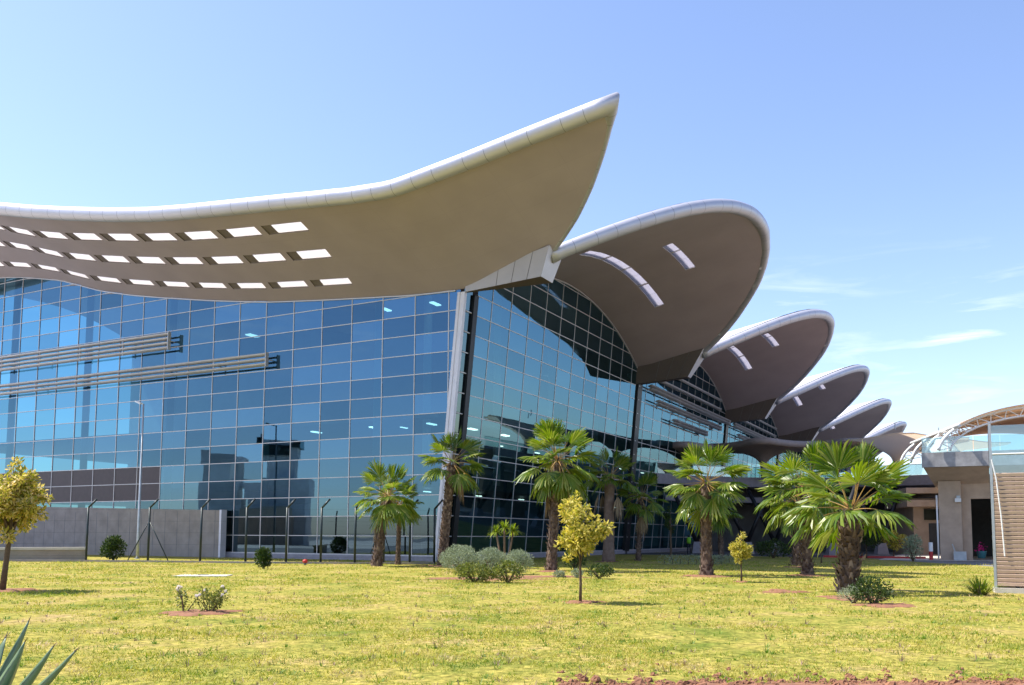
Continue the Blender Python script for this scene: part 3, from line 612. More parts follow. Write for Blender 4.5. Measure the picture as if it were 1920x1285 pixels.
# small things at the column
t = thing('equipment_box', 'small grey box with an upright stick at the foot of the concrete column', 'box', tuple(F(1.75, 2.35, 0)))
mb = MB(); mb.box(1.75, 2.55, 2.1, 2.5, 0.01, 0.62, B1); own(mb, 'box_body', 'galv', t); mb = MB(); mb.bar(F(1.85, 2.3, 0.6), F(1.68, 2.3, 1.15), 0.06); own(mb, 'stick', 'galv', t)
t = thing('plant_tub', 'teal tub topped with bright pink flowers in the dark passage', 'tub', tuple(F(3.5, 4.2, 0)))
mb = MB(); mb.lathe([(0.24, 0.02), (0.34, 0.5), (0.36, 0.52), (0.30, 0.52), (0.28, 0.45)], F(3.5, 4.2, 0.12), 14); own(mb, 'pot', 'teal', t, smooth=True)
mb = MB()
for i in range(90):
    c = F(3.5, 4.2, 0.85)+RNG.normal(0, 0.16, 3); a, b = RNG.normal(0, 0.07, (2, 3)); mb.tri(c, c+a, c+b)
own(mb, 'flowers', 'pink', t)
mb = MB(); 
t = thing('marker_post', 'red and white marker post beside the drain pipe', 'post', tuple(F(0.3, 2.4, 0)))
mb.tube([F(0.3, 2.4, 0), F(0.3, 2.4, 0.6)], 0.13, 12); own(mb, 'red_base', 'red', t); mb = MB(); mb.tube([F(0.3, 2.4, 0.61), F(0.3, 2.4, 1.25)], 0.14, 12); own(mb, 'white_top', 'white', t)
# white cowl on the deck
t = thing('conical_cowl', 'white cone-shaped cowl standing on the concrete forecourt deck', 'cowl', tuple(F(1.35, 1.9, 7.4)))
mb = MB(); mb.lathe([(1.25, 0), (1.0, 0.3), (0.62, 0.8), (0.48, 1.15), (0.46, 1.2)], F(1.35, 1.9, 7.4), 20); own(mb, 'cone', 'white', t, smooth=True)
mb = MB(); mb.lathe([(0.52, 0), (0.52, 0.09)], F(1.35, 1.9, 8.6), 20); own(mb, 'collar', 'white', t)
# --- block behind the column
F2 = frame(1702, 82, R(-10)); t = thing('concrete_block', 'two-storey tan concrete block in the shade behind the drain pipe', 'building', tuple(F2(0, 0, 0)))
G2 = lambda x, y, z: F2(x, y, z)
mb = MB(); mb.box(0.6, 4.0, 0.6, 8, 0, 5.2, G2); own(mb, 'wall', 'warmconc', t)
mb = MB(); mb.box(-0.2, 4.0, -0.6, 8, 4.4, 5.0, G2); own(mb, 'balcony', 'warmconc', t); mb = MB(); mb.box(-0.3, 4.0, -0.8, 8, 5.6, 6.1, G2); own(mb, 'roof', 'warmconc', t)
mb = MB(); mb.box(1.9, 4.0, 0.5, 0.59, 0.1, 2.9, G2); own(mb, 'door', 'dark', t); mb = MB(); mb.box(1.5, 4.0, 0.4, 0.55, 3.2, 4.2, G2); own(mb, 'window', 'glassD', t)
# --- link deck between terminal and forecourt
def LW(p): return W(p[0], p[1], 0)
front = [(38, 0.9), (43, 3.0), (47, 6.5), (50, 11.0), (52, 16), (51, 22), (50, 27.5)]
lk = thing('link_deck', 'grey elevated link deck on black V-shaped struts beneath the canopies', 'footbridge', tuple(W(48, 11, 0)))
def strip(z0, z1, inset, back, nm, mat):
    mb = MB(); P = [W(s+inset, n, 0) for s, n in front]; Q = [p+ES*back for p in P]
    for a, b, c, d in zip(P[:-1], P[1:], Q[1:], Q[:-1]):
        v0 = np.array([0, 0, z0]); v1 = np.array([0, 0, z1]); mb.hexa([a+v0, b+v0, c+v0, d+v0, a+v1, b+v1, c+v1, d+v1])
    return own(mb, nm, mat, lk)
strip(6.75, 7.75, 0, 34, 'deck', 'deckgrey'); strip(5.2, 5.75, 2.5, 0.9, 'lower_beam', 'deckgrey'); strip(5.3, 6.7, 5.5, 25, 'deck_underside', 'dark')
strip(0.0, 6.7, 13, 0.4, 'shade_backdrop', 'undershade')  # dark sheet added to stand in for the deep shade under the deck
for a, b in zip(front[:-1], front[1:]):
    mb = MB(); p = W(a[0]+0.15, a[1], 7.78); q = W(b[0]+0.15, b[1], 7.78); l = np.linalg.norm(q-p); mb.bar(p+(0, 0, 0.5), q+(0, 0, 0.5), 0.03, 1.0); gpn = own(mb, 'glass_panel', 'clear', lk)
    mb = MB(); mb.bar(p+(0, 0, 1.03), q+(0, 0, 1.03), 0.06); own(mb, 'handrail', 'galv', gpn)
def vstrut(px, d, w, top):
    c = np.array([(px-960)/FPX*d, d, 0]); mb = MB(); mb.hexa([c+(-.55, -.5, 0), c+(.55, -.5, 0), c+(.55, .5, 0), c+(-.55, .5, 0), c+(-.35, -.3, 1.1), c+(.35, -.3, 1.1), c+(.35, .3, 1.1), c+(-.35, .3, 1.1)])
    b = own(mb, 'strut_base', 'plinth', lk)
    for sx in (-1, 1): mb = MB(); mb.tube([c+(0, 0, 1.0), c+(sx*w, 0.6, top)], 0.2, 10); own(mb, 'strut', 'black', lk, smooth=True)
for px, d, w in ((1306, 86, 2.2), (1400, 84, 2.4), (1452, 88, 2.4), (1498, 84, 2.3), (1560, 76, 2.4), (1650, 84, 2.2)): vstrut(px, d, w, 6.2)
# --- mushroom canopies over the deck
def mushroom(px, d, rad, zc, zt_, mat, label, peak=0.0, squash=1.0):
    c = np.array([(px-960)/FPX*d, d, 0]); t = thing('mushroom_canopy', label, 'canopy', tuple(c), group='funnel canopies over the deck')
    mb = MB(); n = 48; prof = []
    for i in range(14):
        q = i/13; prof.append((0.32+(rad-0.32)*q**1.9 if False else 0.32+(rad-0.32)*(1-math.cos(q*math.pi/2)), zc+(zt_-zc)*math.sin(q*math.pi/2)))
    if not mat.startswith('fabric'): prof += [(rad+0.05, zt_+0.55+0.0), (rad*0.97, zt_+0.62)]
    else: prof += [(rad+0.02, zt_+0.12), (rad-0.03, zt_+0.14)]
    for i in range(1, 7 if not mat.startswith('fabric') else 1): q = i/6; prof.append((rad*0.97*(1-q)+0.12*q, zt_+0.62+peak*q**2))
    i0 = 0
    for r_, z in prof:
        for k in range(n):
            a = 2*math.pi*k/n; sq = 1/max(abs(math.cos(a)), abs(math.sin(a))); f_ = 1+(min(sq, 1.25)-1)*(r_/rad)**2
            rise = 0.35*(f_-1)*(r_/rad)**2*2
            mb.v.append(tuple(c+(r_*f_*math.cos(a+A), r_*f_*math.sin(a+A), z+rise)))
    for i in range(len(prof)-1):
        for k in range(n): a = i*n+k; b = i*n+(k+1) % n; mb.f.append((a, b, b+n, a+n))
    own(mb, 'funnel', mat, t, smooth=True)
    mb = MB(); mb.tube([c+(0, 0, 7.6), c+(0, 0, zc+0.1)], 0.3, 14); own(mb, 'column', 'galv', t, smooth=True)
    if peak: mb = MB(); mb.tube([c+(0, 0, zt_+0.6+peak), c+(0, 0, zt_+1.3+peak)], 0.05, 8); own(mb, 'mast', 'galv', t)
for px, d, rad, mat, lab, pk in ((1433, 92, 4.3, 'shadefabric', 'dark funnel canopy on a pale column between the two palm crowns', 0), (1290, 96, 4.3, 'shadefabric', 'dark funnel canopy with a raised corner nearest the glass wall', 0), (1592, 92, 4.3, 'shadefabric', 'dark funnel canopy behind the largest palm crown', 0)):
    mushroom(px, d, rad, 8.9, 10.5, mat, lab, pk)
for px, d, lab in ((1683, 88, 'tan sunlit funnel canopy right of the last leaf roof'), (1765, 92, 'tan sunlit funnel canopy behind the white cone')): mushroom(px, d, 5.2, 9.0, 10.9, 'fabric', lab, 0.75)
# canopies farther along the forecourt (seen in the glass)
for (x_, y_) in ((52, 44), (62, 50), (70, 36), (84, 46)):
    c = np.array([x_, y_, 0]); d = y_; mushroom(960+FPX*x_/y_, d, 4.4, 8.0, 9.6, 'fabric2', 'white funnel canopy of the forecourt mirrored in the glass wall', 0.9)
# --- arched canopy
F3 = frame(1990, 60, R(-10)); ac = thing('arched_canopy', 'white tubular arched canopy with tan fabric above the stair tower', 'canopy', tuple(F3(0, 0, 7.4)))
def arcp(th, y, r=0.0, zc=0.0): return F3(-(7.6+r)*math.cos(th), y, 7.35+zc+(3.25+r*0.8)*math.sin(th))
ths = np.linspace(R(4), R(176), 40)
for y in (0, 3.4, 6.8, 10.2):
    mb = MB(); mb.tube([arcp(t, y) for t in ths], 0.11, 10); rb = own(mb, 'arch_rib', 'white', ac, smooth=True)
    mb = MB(); mb.tube([arcp(t, y, -0.75) for t in ths], 0.07, 8); own(mb, 'lower_chord', 'white', rb, smooth=True)
    mb = MB()
    for i in range(0, 38, 2): mb.bar(arcp(ths[i], y), arcp(ths[i+1], y, -0.75), 0.05); mb.bar(arcp(ths[i+1], y, -0.75), arcp(ths[i+2], y), 0.05)
    own(mb, 'lattice', 'white', rb)
mb = MB(); tf = np.linspace(R(33), R(147), 30)
for a, b in zip(tf[:-1], tf[1:]): mb.hexa([arcp(a, -0.6, 0.08), arcp(a, 11, 0.08), arcp(b, 11, 0.08), arcp(b, -0.6, 0.08), arcp(a, -0.6, 0.16), arcp(a, 11, 0.16), arcp(b, 11, 0.16), arcp(b, -0.6, 0.16)])
own(mb, 'fabric_cover', 'fabric', ac)
mb = MB(); tf = np.linspace(R(24), R(156), 30)
for a, b in zip(tf[:-1], tf[1:]): mb.hexa([arcp(a, 0.15, -0.9), arcp(a, 11, -0.9), arcp(b, 11, -0.9), arcp(b, 0.15, -0.9), arcp(a, 0.15, -0.86), arcp(a, 11, -0.86), arcp(b, 11, -0.86), arcp(b, 0.15, -0.86)])
own(mb, 'fabric_lining', 'fabric', ac)
mb = MB(); mb.tube([arcp(R(33), -0.9, 0.15), arcp(R(33), 11.2, 0.15)], 0.14, 10); own(mb, 'edge_tube', 'white', ac, smooth=True)
# --- stair tower
F4 = frame(1862, 26.0, R(-24)); st = thing('stair_tower', 'stair enclosure of wood-toned horizontal slats with a glass top at the right edge', 'stair tower', tuple(F4(0, 0, 0)))
G4 = lambda x, y, z: F4(x, y, z)
mb = MB(); mb.box(-0.05, 6, -0.12, 0.66, 0, 0.14, G4); own(mb, 'plinth', 'paleconc', st)
k = 0; z = 0.2
while z < 3.36:
    mb = MB(); mb.hexa([F4(0.03, 0.0, z), F4(6, 0.0, z), F4(6, 0.045, z+0.02), F4(0.03, 0.045, z+0.02), F4(0.03, -0.02, z+0.088), F4(6, -0.02, z+0.088), F4(6, 0.025, z+0.105), F4(0.03, 0.025, z+0.105)]); own(mb, 'slat', 'slat', st); z += 0.121
for x_ in (0.5, 1.55, 2.6, 3.7, 4.8): mb = MB(); mb.box(x_, x_+0.09, 0.06, 0.15, 0.14, 3.4, G4); own(mb, 'stud', 'black', st)
mb = MB(); mb.box(0.03, 6, 0.3, 0.4, 0.14, 3.3, G4); own(mb, 'backing_wall', 'warmconc', st)
for i in range(4): mb = MB(); mb.box(0.03+i*1.5, 1.5+i*1.5, 0.04, 0.06, 3.42, 4.85, G4); own(mb, 'glass_panel', 'clear', st)
mb = MB(); mb.box(-0.02, 0.0, 0.06, 0.62, 0.16, 4.9, G4); own(mb, 'side_glass', 'clear', st)
for x_ in (0.0, 0.92, 2.4, 3.9): mb = MB(); mb.box(x_-0.03 if x_ else -0.05, x_+0.025 if x_ else 0.02, -0.01, 0.035, 0.14 if x_ == 0 else 3.42, 4.9 if x_ == 0 else 4.5, G4); own(mb, 'post', 'galv', st)
mb = MB(); mb.tube([F4(0.03, -0.06, 4.0), F4(6, -0.06, 4.0)], 0.022, 8); own(mb, 'rail', 'white', st)
mb = MB(); mb.tube([F4(0.0, -0.05, 3.85), F4(0.10, -0.05, 3.3), F4(0.19, -0.05, 2.2), F4(0.24, -0.05, 1.05)], 0.02, 8); own(mb, 'slanted_handrail', 'white', st)
# --- buildings behind the photographer, mirrored in the left wall
def bldg(x, y, rz, label, blocks):
    t = thing('service_building', label, 'building', (x, y, 0))
    c, s_ = math.cos(rz), math.sin(rz); fn = lambda a, b, z: np.array([x+a*c-b*s_, y+a*s_+b*c, z])
    for (a0, a1, b0, b1, z0, z1, mat, nm) in blocks: mb = MB(); mb.box(a0, a1, b0, b1, z0, z1, fn); own(mb, nm, mat, t)
bldg(-103, 28.5, 0.49, 'grey tower block with a narrow top mirrored in the left glass wall', [(-4, 5, -5, 5, 0, 10.5, 'palewall', 'base_block'), (-2.4, 1.6, -3, 2.4, 10.5, 17.6, 'palewall', 'tower'), (-2.9, 2.1, -3.5, 2.9, 15.4, 17.0, 'glassD', 'window_band'), (5, 12, -3, 5, 0, 6, 'warmconc', 'wing')])
bldg(-107.5, 37, 0.49, 'tan stepped block mirrored in the left glass wall', [(-2.4, 2.6, -3, 3, 0, 15, 'palewall', 'base_block'), (-2.9, 0, -3.6, -3, 10, 11, 'palewall', 'balcony'), (-2.9, 0, -3.6, -3, 5.5, 6.5, 'palewall', 'balcony'), (-14, -2.4, -2, 4, 0, 5.5, 'warmconc', 'wing')])
# --- worker in the shade under the deck
pc = np.array([(1291-960)/FPX*80, 80.0, 0.01])
pt = bpy.data.objects.new('person', bpy.data.meshes.new('person')); COL.objects.link(pt); pt.location = tuple(pc)
sk = [((0, 0, 0.95), .15), ((0, 0, 1.2), .14), ((0, 0, 1.42), .15), ((0, 0, 1.52), .06), ((0, 0, 1.64), .095), ((0, 0, 1.74), .085), ((.09, 0, .92), .095), ((.11, -.02, .5), .065), ((.11, .02, .08), .045), ((.12, -.12, .04), .04), ((-.09, 0, .92), .095), ((-.11, .03, .5), .065), ((-.12, .06, .08), .045), ((-.13, -.08, .04), .04),
      ((.19, 0, 1.40), .06), ((.25, 0, 1.12), .045), ((.24, -.14, .9), .035), ((.24, -.2, .82), .03), ((-.19, 0, 1.40), .06), ((-.25, .02, 1.12), .045), ((-.24, -.06, .88), .035), ((-.24, -.1, .8), .03)]
ed = [(0, 1), (1, 2), (2, 3), (3, 4), (4, 5), (0, 6), (6, 7), (7, 8), (8, 9), (0, 10), (10, 11), (11, 12), (12, 13), (2, 14), (14, 15), (15, 16), (16, 17), (2, 18), (18, 19), (19, 20), (20, 21)]
pt.data.from_pydata([s[0] for s in sk], ed, []); md = pt.modifiers.new('skin', 'SKIN')
for i, s in enumerate(sk): pt.data.skin_vertices[0].data[i].radius = (s[1], s[1])
pt.data.skin_vertices[0].data[0].use_root = True; pt.modifiers.new('sub', 'SUBSURF').levels = 1; pt.data.materials.append(MT['cloth'])
tag(pt, 'person in a bright green vest standing in the shade under the deck', 'person')
mb = MB(); mb.lathe([(0.17, 0), (0.19, 0.2), (0.2, 0.4), (0.17, 0.52), (0.09, 0.56)], pc+(0, 0, 0.95), 14); o = mb.build('vest', 'hivis', smooth=True); o.parent = pt; o.matrix_parent_inverse = Matrix.Translation(-Vector(pc))

# ================================================================== WALLS, FENCE, LAMP ON THE LEFT
cw = MB(); cw.hexa([W(-0.75, -60, 0), W(-0.75, -17.3, 0), W(-0.45, -17.3, 0), W(-0.45, -60, 0), W(-0.75, -60, 4.2), W(-0.75, -17.3, 3.22), W(-0.45, -17.3, 3.22), W(-0.45, -60, 4.2)])
cwo = thing('concrete_wall', 'grey panelled concrete wall along the foot of the left glass facade', 'wall', tuple(W(-0.75, -17.3, 0)))
own(cw, 'wall_panel', 'concrete', cwo)
for n in np.arange(-58, -17.5, 1.22): mb = MB(); mb.bar(W(-0.752, n, 0.02), W(-0.752, n, 3.2), 0.03, 0.012, upv=ES); own(mb, 'joint', 'joint', cwo)
mb = MB(); mb.box(-0.8, -0.3, -17.3, -17.12, 0, 3.25); own(mb, 'end_trim', 'post', cwo)
lw0, lw1 = gp(14, 1052), gp(160, 1051)
lw = thing('low_wall', 'low rough wall with a pale top behind the left yellow tree', 'wall', tuple(lw1)); mb = MB(); dv = (lw1-lw0); dl = dv/np.linalg.norm(dv); pn = np.array([-dl[1], dl[0], 0])
a = lw0-dl*6; mb.hexa([a, lw1, lw1+pn*0.4, a+pn*0.4, a+(0, 0, .62), lw1+(0, 0, .62), lw1+pn*0.4+(0, 0, .62), a+pn*0.4+(0, 0, .62)]); own(mb, 'wall', 'concrete', lw)
mb = MB(); a2 = a-pn*0.06+(0, 0, .625); b2 = lw1-pn*0.06+(0, 0, .625); mb.hexa([a2, b2, b2+pn*0.52, a2+pn*0.52, a2+(0, 0, .13), b2+(0, 0, .15), b2+pn*0.52+(0, 0, .15), a2+pn*0.52+(0, 0, .13)]); own(mb, 'coping', 'paleconc', lw)
fe = thing('security_fence', 'dark green posts with cranked tops and thin wires along a concrete strip', 'fence', tuple(gp(277, 1055)))
fpx = [(12, 1053), (161, 1053.5), (277, 1054.5), (375, 1055.5), (460, 1056.5), (536, 1057), (601, 1057.5), (665, 1058), (719, 1058), (768, 1058), (814, 1058)]
fb = [gp(*p) for p in fpx]
for i, b in enumerate(fb):
    mb = MB(); mb.tube([b, b+(0, 0, 3.05)], 0.062, 10); p = own(mb, 'fence_post', 'greenpost', fe, smooth=True)
    mb = MB(); dd = np.array([0.42, 0.10, 0.45]); mb.tube([b+(0, 0, 3.03), b+(0, 0, 3.08)+dd], 0.055, 10); own(mb, 'cranked_top', 'greenpost', p, smooth=True)
b = fb[2]
for q in (-1, 1):
    e_ = (fb[3]-fb[2])/np.linalg.norm(fb[3]-fb[2])*q*1.25; mb = MB(); mb.tube([b+(0, 0, 2.3), b+e_+(0, 0, 0.03)], 0.03, 8); own(mb, 'brace', 'greenpost', fe, smooth=True)
for h in (0.35, 1.0, 1.65, 2.3, 2.95):
    mb = MB()
    for p, q in zip(fb[:-1], fb[1:]): mb.tube([p+(0, 0, h), (p+q)/2+(0, 0, h-0.015), q+(0, 0, h)], 0.004, 4)
    own(mb, 'wire', 'greenpost', fe)
mb = MB()
for p, q in zip(fb[:-1], fb[1:]):
    d = (q-p)/np.linalg.norm(q-p); n_ = np.array([-d[1], d[0], 0])*0.12; mb.hexa([p-n_-(0, 0, .1), q-n_-(0, 0, .1), q+n_-(0, 0, .1), p+n_-(0, 0, .1), p-n_+(0, 0, .10), q-n_+(0, 0, .10), q+n_+(0, 0, .10), p+n_+(0, 0, .10)])
own(mb, 'concrete_strip', 'concrete', fe)
lb = W(-6.2, -18.75, 0); sl_ = thing('street_lamp', 'tall slim grey lamp post with a flat head before the left glass wall', 'lamp post', tuple(lb))
mb = MB(); mb.tube([lb, lb+(0, 0, 1.2), lb+(0, 0, 9.95)], [0.095, 0.085, 0.05], 12); own(mb, 'pole', 'galv', sl_, smooth=True)
mb = MB(); a = lb+(0, 0, 9.9); d = -EN*0.92+ES*0.2; mb.bar(a, a+d*0.35+(0, 0, 0.1), 0.06); own(mb, 'arm', 'galv', sl_)
mb = MB(); mb.bar(a+d*0.3+(0, 0, 0.09), a+d*1.0+(0, 0, 0.30), 0.22, 0.09); own(mb, 'lamp_head', 'white', sl_)
mb = MB(); mb.lathe([(0.18, 0), (0.18, 0.03)], lb, 12); own(mb, 'base_plate', 'galv', sl_)
# slab in the lawn and the red sprinkler valve
c = gp(381, 1080); mb = MB(); mb.hexa([c+(-1.0, -.55, -.05), c+(1.0, -.55, -.05), c+(.95, .55, -.05), c+(-.95, .55, -.05), c+(-1.0, -.55, .018), c+(1.0, -.55, .022), c+(.95, .55, .03), c+(-.95, .55, .026)])
t = thing('manhole_slab', 'pale concrete slab lying in the lawn left of centre', 'slab', tuple(c)); own(mb, 'slab', 'paleconc', t); mb = MB(); mb.bar(c+(-.2, 0, .035), c+(.2, 0, .035), .05, .03); own(mb, 'lift_bar', 'galv', t)
c = gp(1718, 1080); 
c = gp(572, 1060); t = thing('sprinkler_valve', 'small round red valve cap in the lawn before the fence', 'valve', tuple(c)); mb = MB(); mb.lathe([(0.07, 0), (0.07, 0.1), (0.05, 0.12)], c, 10); own(mb, 'stem', 'joint', t)
mb = MB(); mb.lathe([(0.02, 0.11), (0.12, 0.13), (0.14, 0.2), (0.12, 0.27), (0.03, 0.3)], c, 12); own(mb, 'cap', 'red', t, smooth=True)

# ================================================================== PLANTS
def frond_mb(mb, pm, base, az, el, pl, fl, droop, rng, nseg=20, spread=R(104)):
    """fan leaf: curved stalk, then pleated blade segments fused for half their length"""
    d = Vector((math.cos(az)*math.cos(el), math.sin(az)*math.cos(el), math.sin(el))); P = Vector(base); side = Vector((-math.sin(az), math.cos(az), 0))
    pts = [P.copy()]
    for i in range(5):
        d = (d+Vector((0, 0, -droop*0.10))).normalized(); P = P+d*(pl/5); pts.append(P.copy())
    pm.tube(pts, [0.022, 0.018, 0.015, 0.013, 0.011, 0.009], 4, False)
    side = d.cross(Vector((0, 0, 1)))
    if side.length < 0.1: side = Vector((-math.sin(az), math.cos(az), 0))
    side.normalize(); side = (side+Vector(rng.normal(0, 0.25, 3))).normalized(); side = (side-d*side.dot(d)).normalized(); nrm = side.cross(d).normalized()
    if nrm.z < 0 and el < 1.2: nrm = -nrm
    if el > 1.0: side = (side*math.cos(0.9)+nrm*math.sin(0.9)*(1 if rng.uniform() < .5 else -1)).normalized(); nrm = side.cross(d).normalized()
    st = 2*spread/nseg
    for k in range(nseg):
        a = -spread+st*(k+0.5); a += rng.normal(0, 0.02); l = fl*(1-0.33*(abs(a)/spread)**2)*rng.uniform(0.9, 1.06)
        fold = 0.32
        def pt(r, da, lift):
            v = d*math.cos(a+da)+side*math.sin(a+da)
            # costal curve: blade cups and the tips hang
            p = P+v*(r*l)+nrm*(lift-0.10*fl*math.sin(abs(a))*r+0.0)
            hang = (max(0, r-0.4)**1.6)*l*(0.14+0.75*droop)*rng.uniform(0.6, 1.4)
            return p+Vector((0, 0, -hang-0.12*droop*(r*l)**2))
        w = st*0.5
        c0 = pt(0.03, 0, 0); m1l = pt(0.60, -w*1.0, 0.0); m1c = pt(0.61, 0, 0.035*fl); m1r = pt(0.60, w*1.0, 0); t1l = pt(0.84, -w*0.46, 0); t1r = pt(0.84, w*0.46, 0); tip = pt(1.0, rng.normal(0, 0.04), 0)
        i0 = len(mb.v); mb.v += [tuple(q) for q in (c0, m1l, m1c, m1r, t1l, t1r, tip)]
        mb.f += [(i0, i0+1, i0+2), (i0, i0+2, i0+3), (i0+1, i0+4, i0+2), (i0+2, i0+5, i0+3), (i0+2, i0+4, i0+6), (i0+2, i0+6, i0+5)]
def palm(label, px, py, th, r0_, lean=(0, 0), crown=1.85, nf=34, seed=0, dead=0, boots=True, elmin=-42, bark='bark', ragged=0.0, yellow=0, group='fan palms on the lawn'):
    rng = np.random.default_rng(seed); c = gp(px, py); t = thing('palm_tree', label, 'palm tree', tuple(c), group=group)
    pts = []; rad = []; nr = 26
    for i in range(nr+1):
        q = i/nr; pts.append(c+np.array([lean[0]*q**1.3, lean[1]*q, th*q-0.05])); rad.append(r0_*(1.28-0.28*min(1, q*6)-0.14*q)*(1+rng.normal(0, 0.03)))
    mb = MB(); mb.tube(pts, rad, 16); tr = own(mb, 'trunk', bark, t, smooth=True)
    if boots:
        mb = MB(); nb = int(th*52*max(1, r0_/0.22))
        for i in range(nb):
            q = (i+0.5)/nb; a = i*2.39996+rng.normal(0, 0.12); j = min(nr-1, int(q*nr)); f_ = q*nr-j; p = pts[j]*(1-f_)+pts[j+1]*f_; rr = rad[j]*0.93
            o = np.array([math.cos(a), math.sin(a), 0]); sd_ = np.array([-math.sin(a), math.cos(a), 0]); b = p+o*rr; w = r0_*rng.uniform(0.22, 0.36); h = r0_*rng.uniform(0.5, 0.9); out = r0_*rng.uniform(0.12, 0.34)*(1+ragged*rng.uniform(0, 1.6))
            i0 = len(mb.v); mb.v += [tuple(b-sd_*w), tuple(b+sd_*w), tuple(b+o*out+(0, 0, h)+sd_*w*0.35), tuple(b+o*out+(0, 0, h)-sd_*w*0.35), tuple(b+o*out*0.9+(0, 0, h*0.35)), tuple(b+(0, 0, h*1.05))]
            mb.f += [(i0, i0+1, i0+4), (i0+1, i0+2, i0+4), (i0+2, i0+3, i0+4), (i0+3, i0, i0+4), (i0+2, i0+5, i0+3)]
        own(mb, 'leaf_bases', 'boot', tr)
    nf = int(nf*1.25); top = pts[-1]; cb, pm = MB(), MB(); s = crown/1.85
    for i in range(nf):
        q = (i+0.5)/nf; el = R(82-(82-elmin)*q**0.8)+rng.normal(0, 0.13); az = i*2.39996+rng.normal(0, 0.35)
        b = top+np.array([math.cos(az)*0.09, math.sin(az)*0.09, 0.05+0.22*(1-q)])*s
        young = max(0, 1-q/0.3)
        frond_mb(cb, pm, b, az, el, s*rng.uniform(0.72, 1.02), s*rng.uniform(0.82, 1.08), 0.02+0.95*max(0, q-0.15)**1.3*rng.uniform(0.6, 1.3), rng, spread=R(100-52*young))
    own(cb, 'fronds', 'frond', t); own(pm, 'leaf_stalks', 'petiole', t)
    if yellow:
        yb, ym = MB(), MB(); frond_mb(yb, ym, top+np.array([0.1, -0.15, 0]), -0.45, R(-22), s*0.75, s*0.62, 0.75, rng, 14, R(55)); yl = own(yb, 'yellow_frond', 'yellowfrond', t); own(ym, 'yellow_stalk', 'petiole', yl)
    if dead:
        db, dm = MB(), MB()
        for i in range(dead):
            az = rng.uniform(0, 6.28); frond_mb(db, dm, top+np.array([math.cos(az)*r0_, math.sin(az)*r0_, -0.15-rng.uniform(0, 0.4)]), az, R(-62)+rng.normal(0, 0.15), s*0.75, s*rng.uniform(0.7, 0.95), 1.6, rng, 14, R(55))
        own(db, 'dead_fronds', 'deadfrond', t); own(dm, 'dead_stalks', 'deadfrond', t)
    return t
palm('short fan palm left of the thin-trunked one, nearest the fence', 706, 1062, 3.45, 0.235, (0.50, 0), 1.8, 24, 11, 1, ragged=0.4, elmin=-38)
palm('thin-trunked fan palm close behind a stouter one near the fence', 746, 1059, 3.2, 0.13, (0.05, 0), 1.4, 20, 12, elmin=-35)
palm('leaning fan palm in front of the pale corner post, with one yellow hanging leaf', 830, 1061, 5.3, 0.245, (0.42, 0), 1.85, 20, 13, 1, elmin=-32, yellow=1)
palm('tall bushy fan palm standing between the corner post and the yellow sapling', 1034, 1071, 4.9, 0.215, (0.28, 0), 1.95, 32, 14, 3, ragged=0.7, elmin=-62)
palm('smooth thick-trunked palm with dry hanging fronds beside the black facade post', 1141, 1053, 5.2, 0.36, (0.1, 0), 1.9, 18, 15, 4, boots=False, bark='bark2', elmin=-12)
palm('dark palm in the shade close to the glass wall, its foot wrapped in dead leaves', 1197, 1052, 4.0, 0.15, (0.2, 0), 1.75, 20, 16, 3, ragged=1.6)
palm('straight fan palm with a diamond-patterned trunk left of the round sapling', 1325, 1080, 3.65, 0.225, (0, 0), 1.85, 27, 17, 0, elmin=-50)
palm('slim palm almost hidden behind the diamond-trunked one', 1352, 1050, 3.3, 0.18, (0, 0), 1.6, 18, 18)
palm('mid-sized palm just left of the largest one with a shaggy pale trunk', 1514, 1079, 3.4, 0.215, (0, 0), 2.05, 26, 19, 0, ragged=0.5, elmin=-35)
palm('palm with a skirt of dead boots behind the mid-sized one', 1494, 1062, 3.3, 0.22, (0.1, 0), 1.8, 18, 20, 0, ragged=2.0)
palm('largest nearest fan palm with a fat dark trunk and a wide crown', 1592, 1111, 2.3, 0.28, (0.12, 0), 2.0, 19, 29, 0, ragged=0.9, elmin=-4)

def leaves(mb, n, blobs, size, rng, aspect=0.5, up_bias=0.2, shell=0.55, clump=0):
    """leaf-sized faces scattered through a set of ellipsoids"""
    w = np.array([b[1][0]*b[1][1]*b[1][2] for b in blobs])**0.75; w /= w.sum(); idx = rng.choice(len(blobs), n, p=w)
    for i in idx:
        c, r = blobs[i]; v = rng.normal(0, 1, 3); v /= np.linalg.norm(v); q = shell+(1-shell)*rng.uniform()**0.5; p = np.array(c)+v*np.array(r)*q*rng.uniform(0.85, 1.12)
        d = v*0.9+rng.normal(0, 0.7, 3)+(0, 0, up_bias); d /= np.linalg.norm(d); sd_ = np.cross(d, rng.normal(0, 1, 3)); sd_ /= np.linalg.norm(sd_)+1e-6; l = size*rng.uniform(0.6, 1.3); ww = l*aspect*0.5
        i0 = len(mb.v); nn = np.cross(d, sd_)*l*0.12
        mb.v += [tuple(p), tuple(p+d*l*0.5+sd_*ww+nn), tuple(p+d*l-nn), tuple(p+d*l*0.5-sd_*ww+nn)]; mb.f.append((i0, i0+1, i0+2, i0+3))
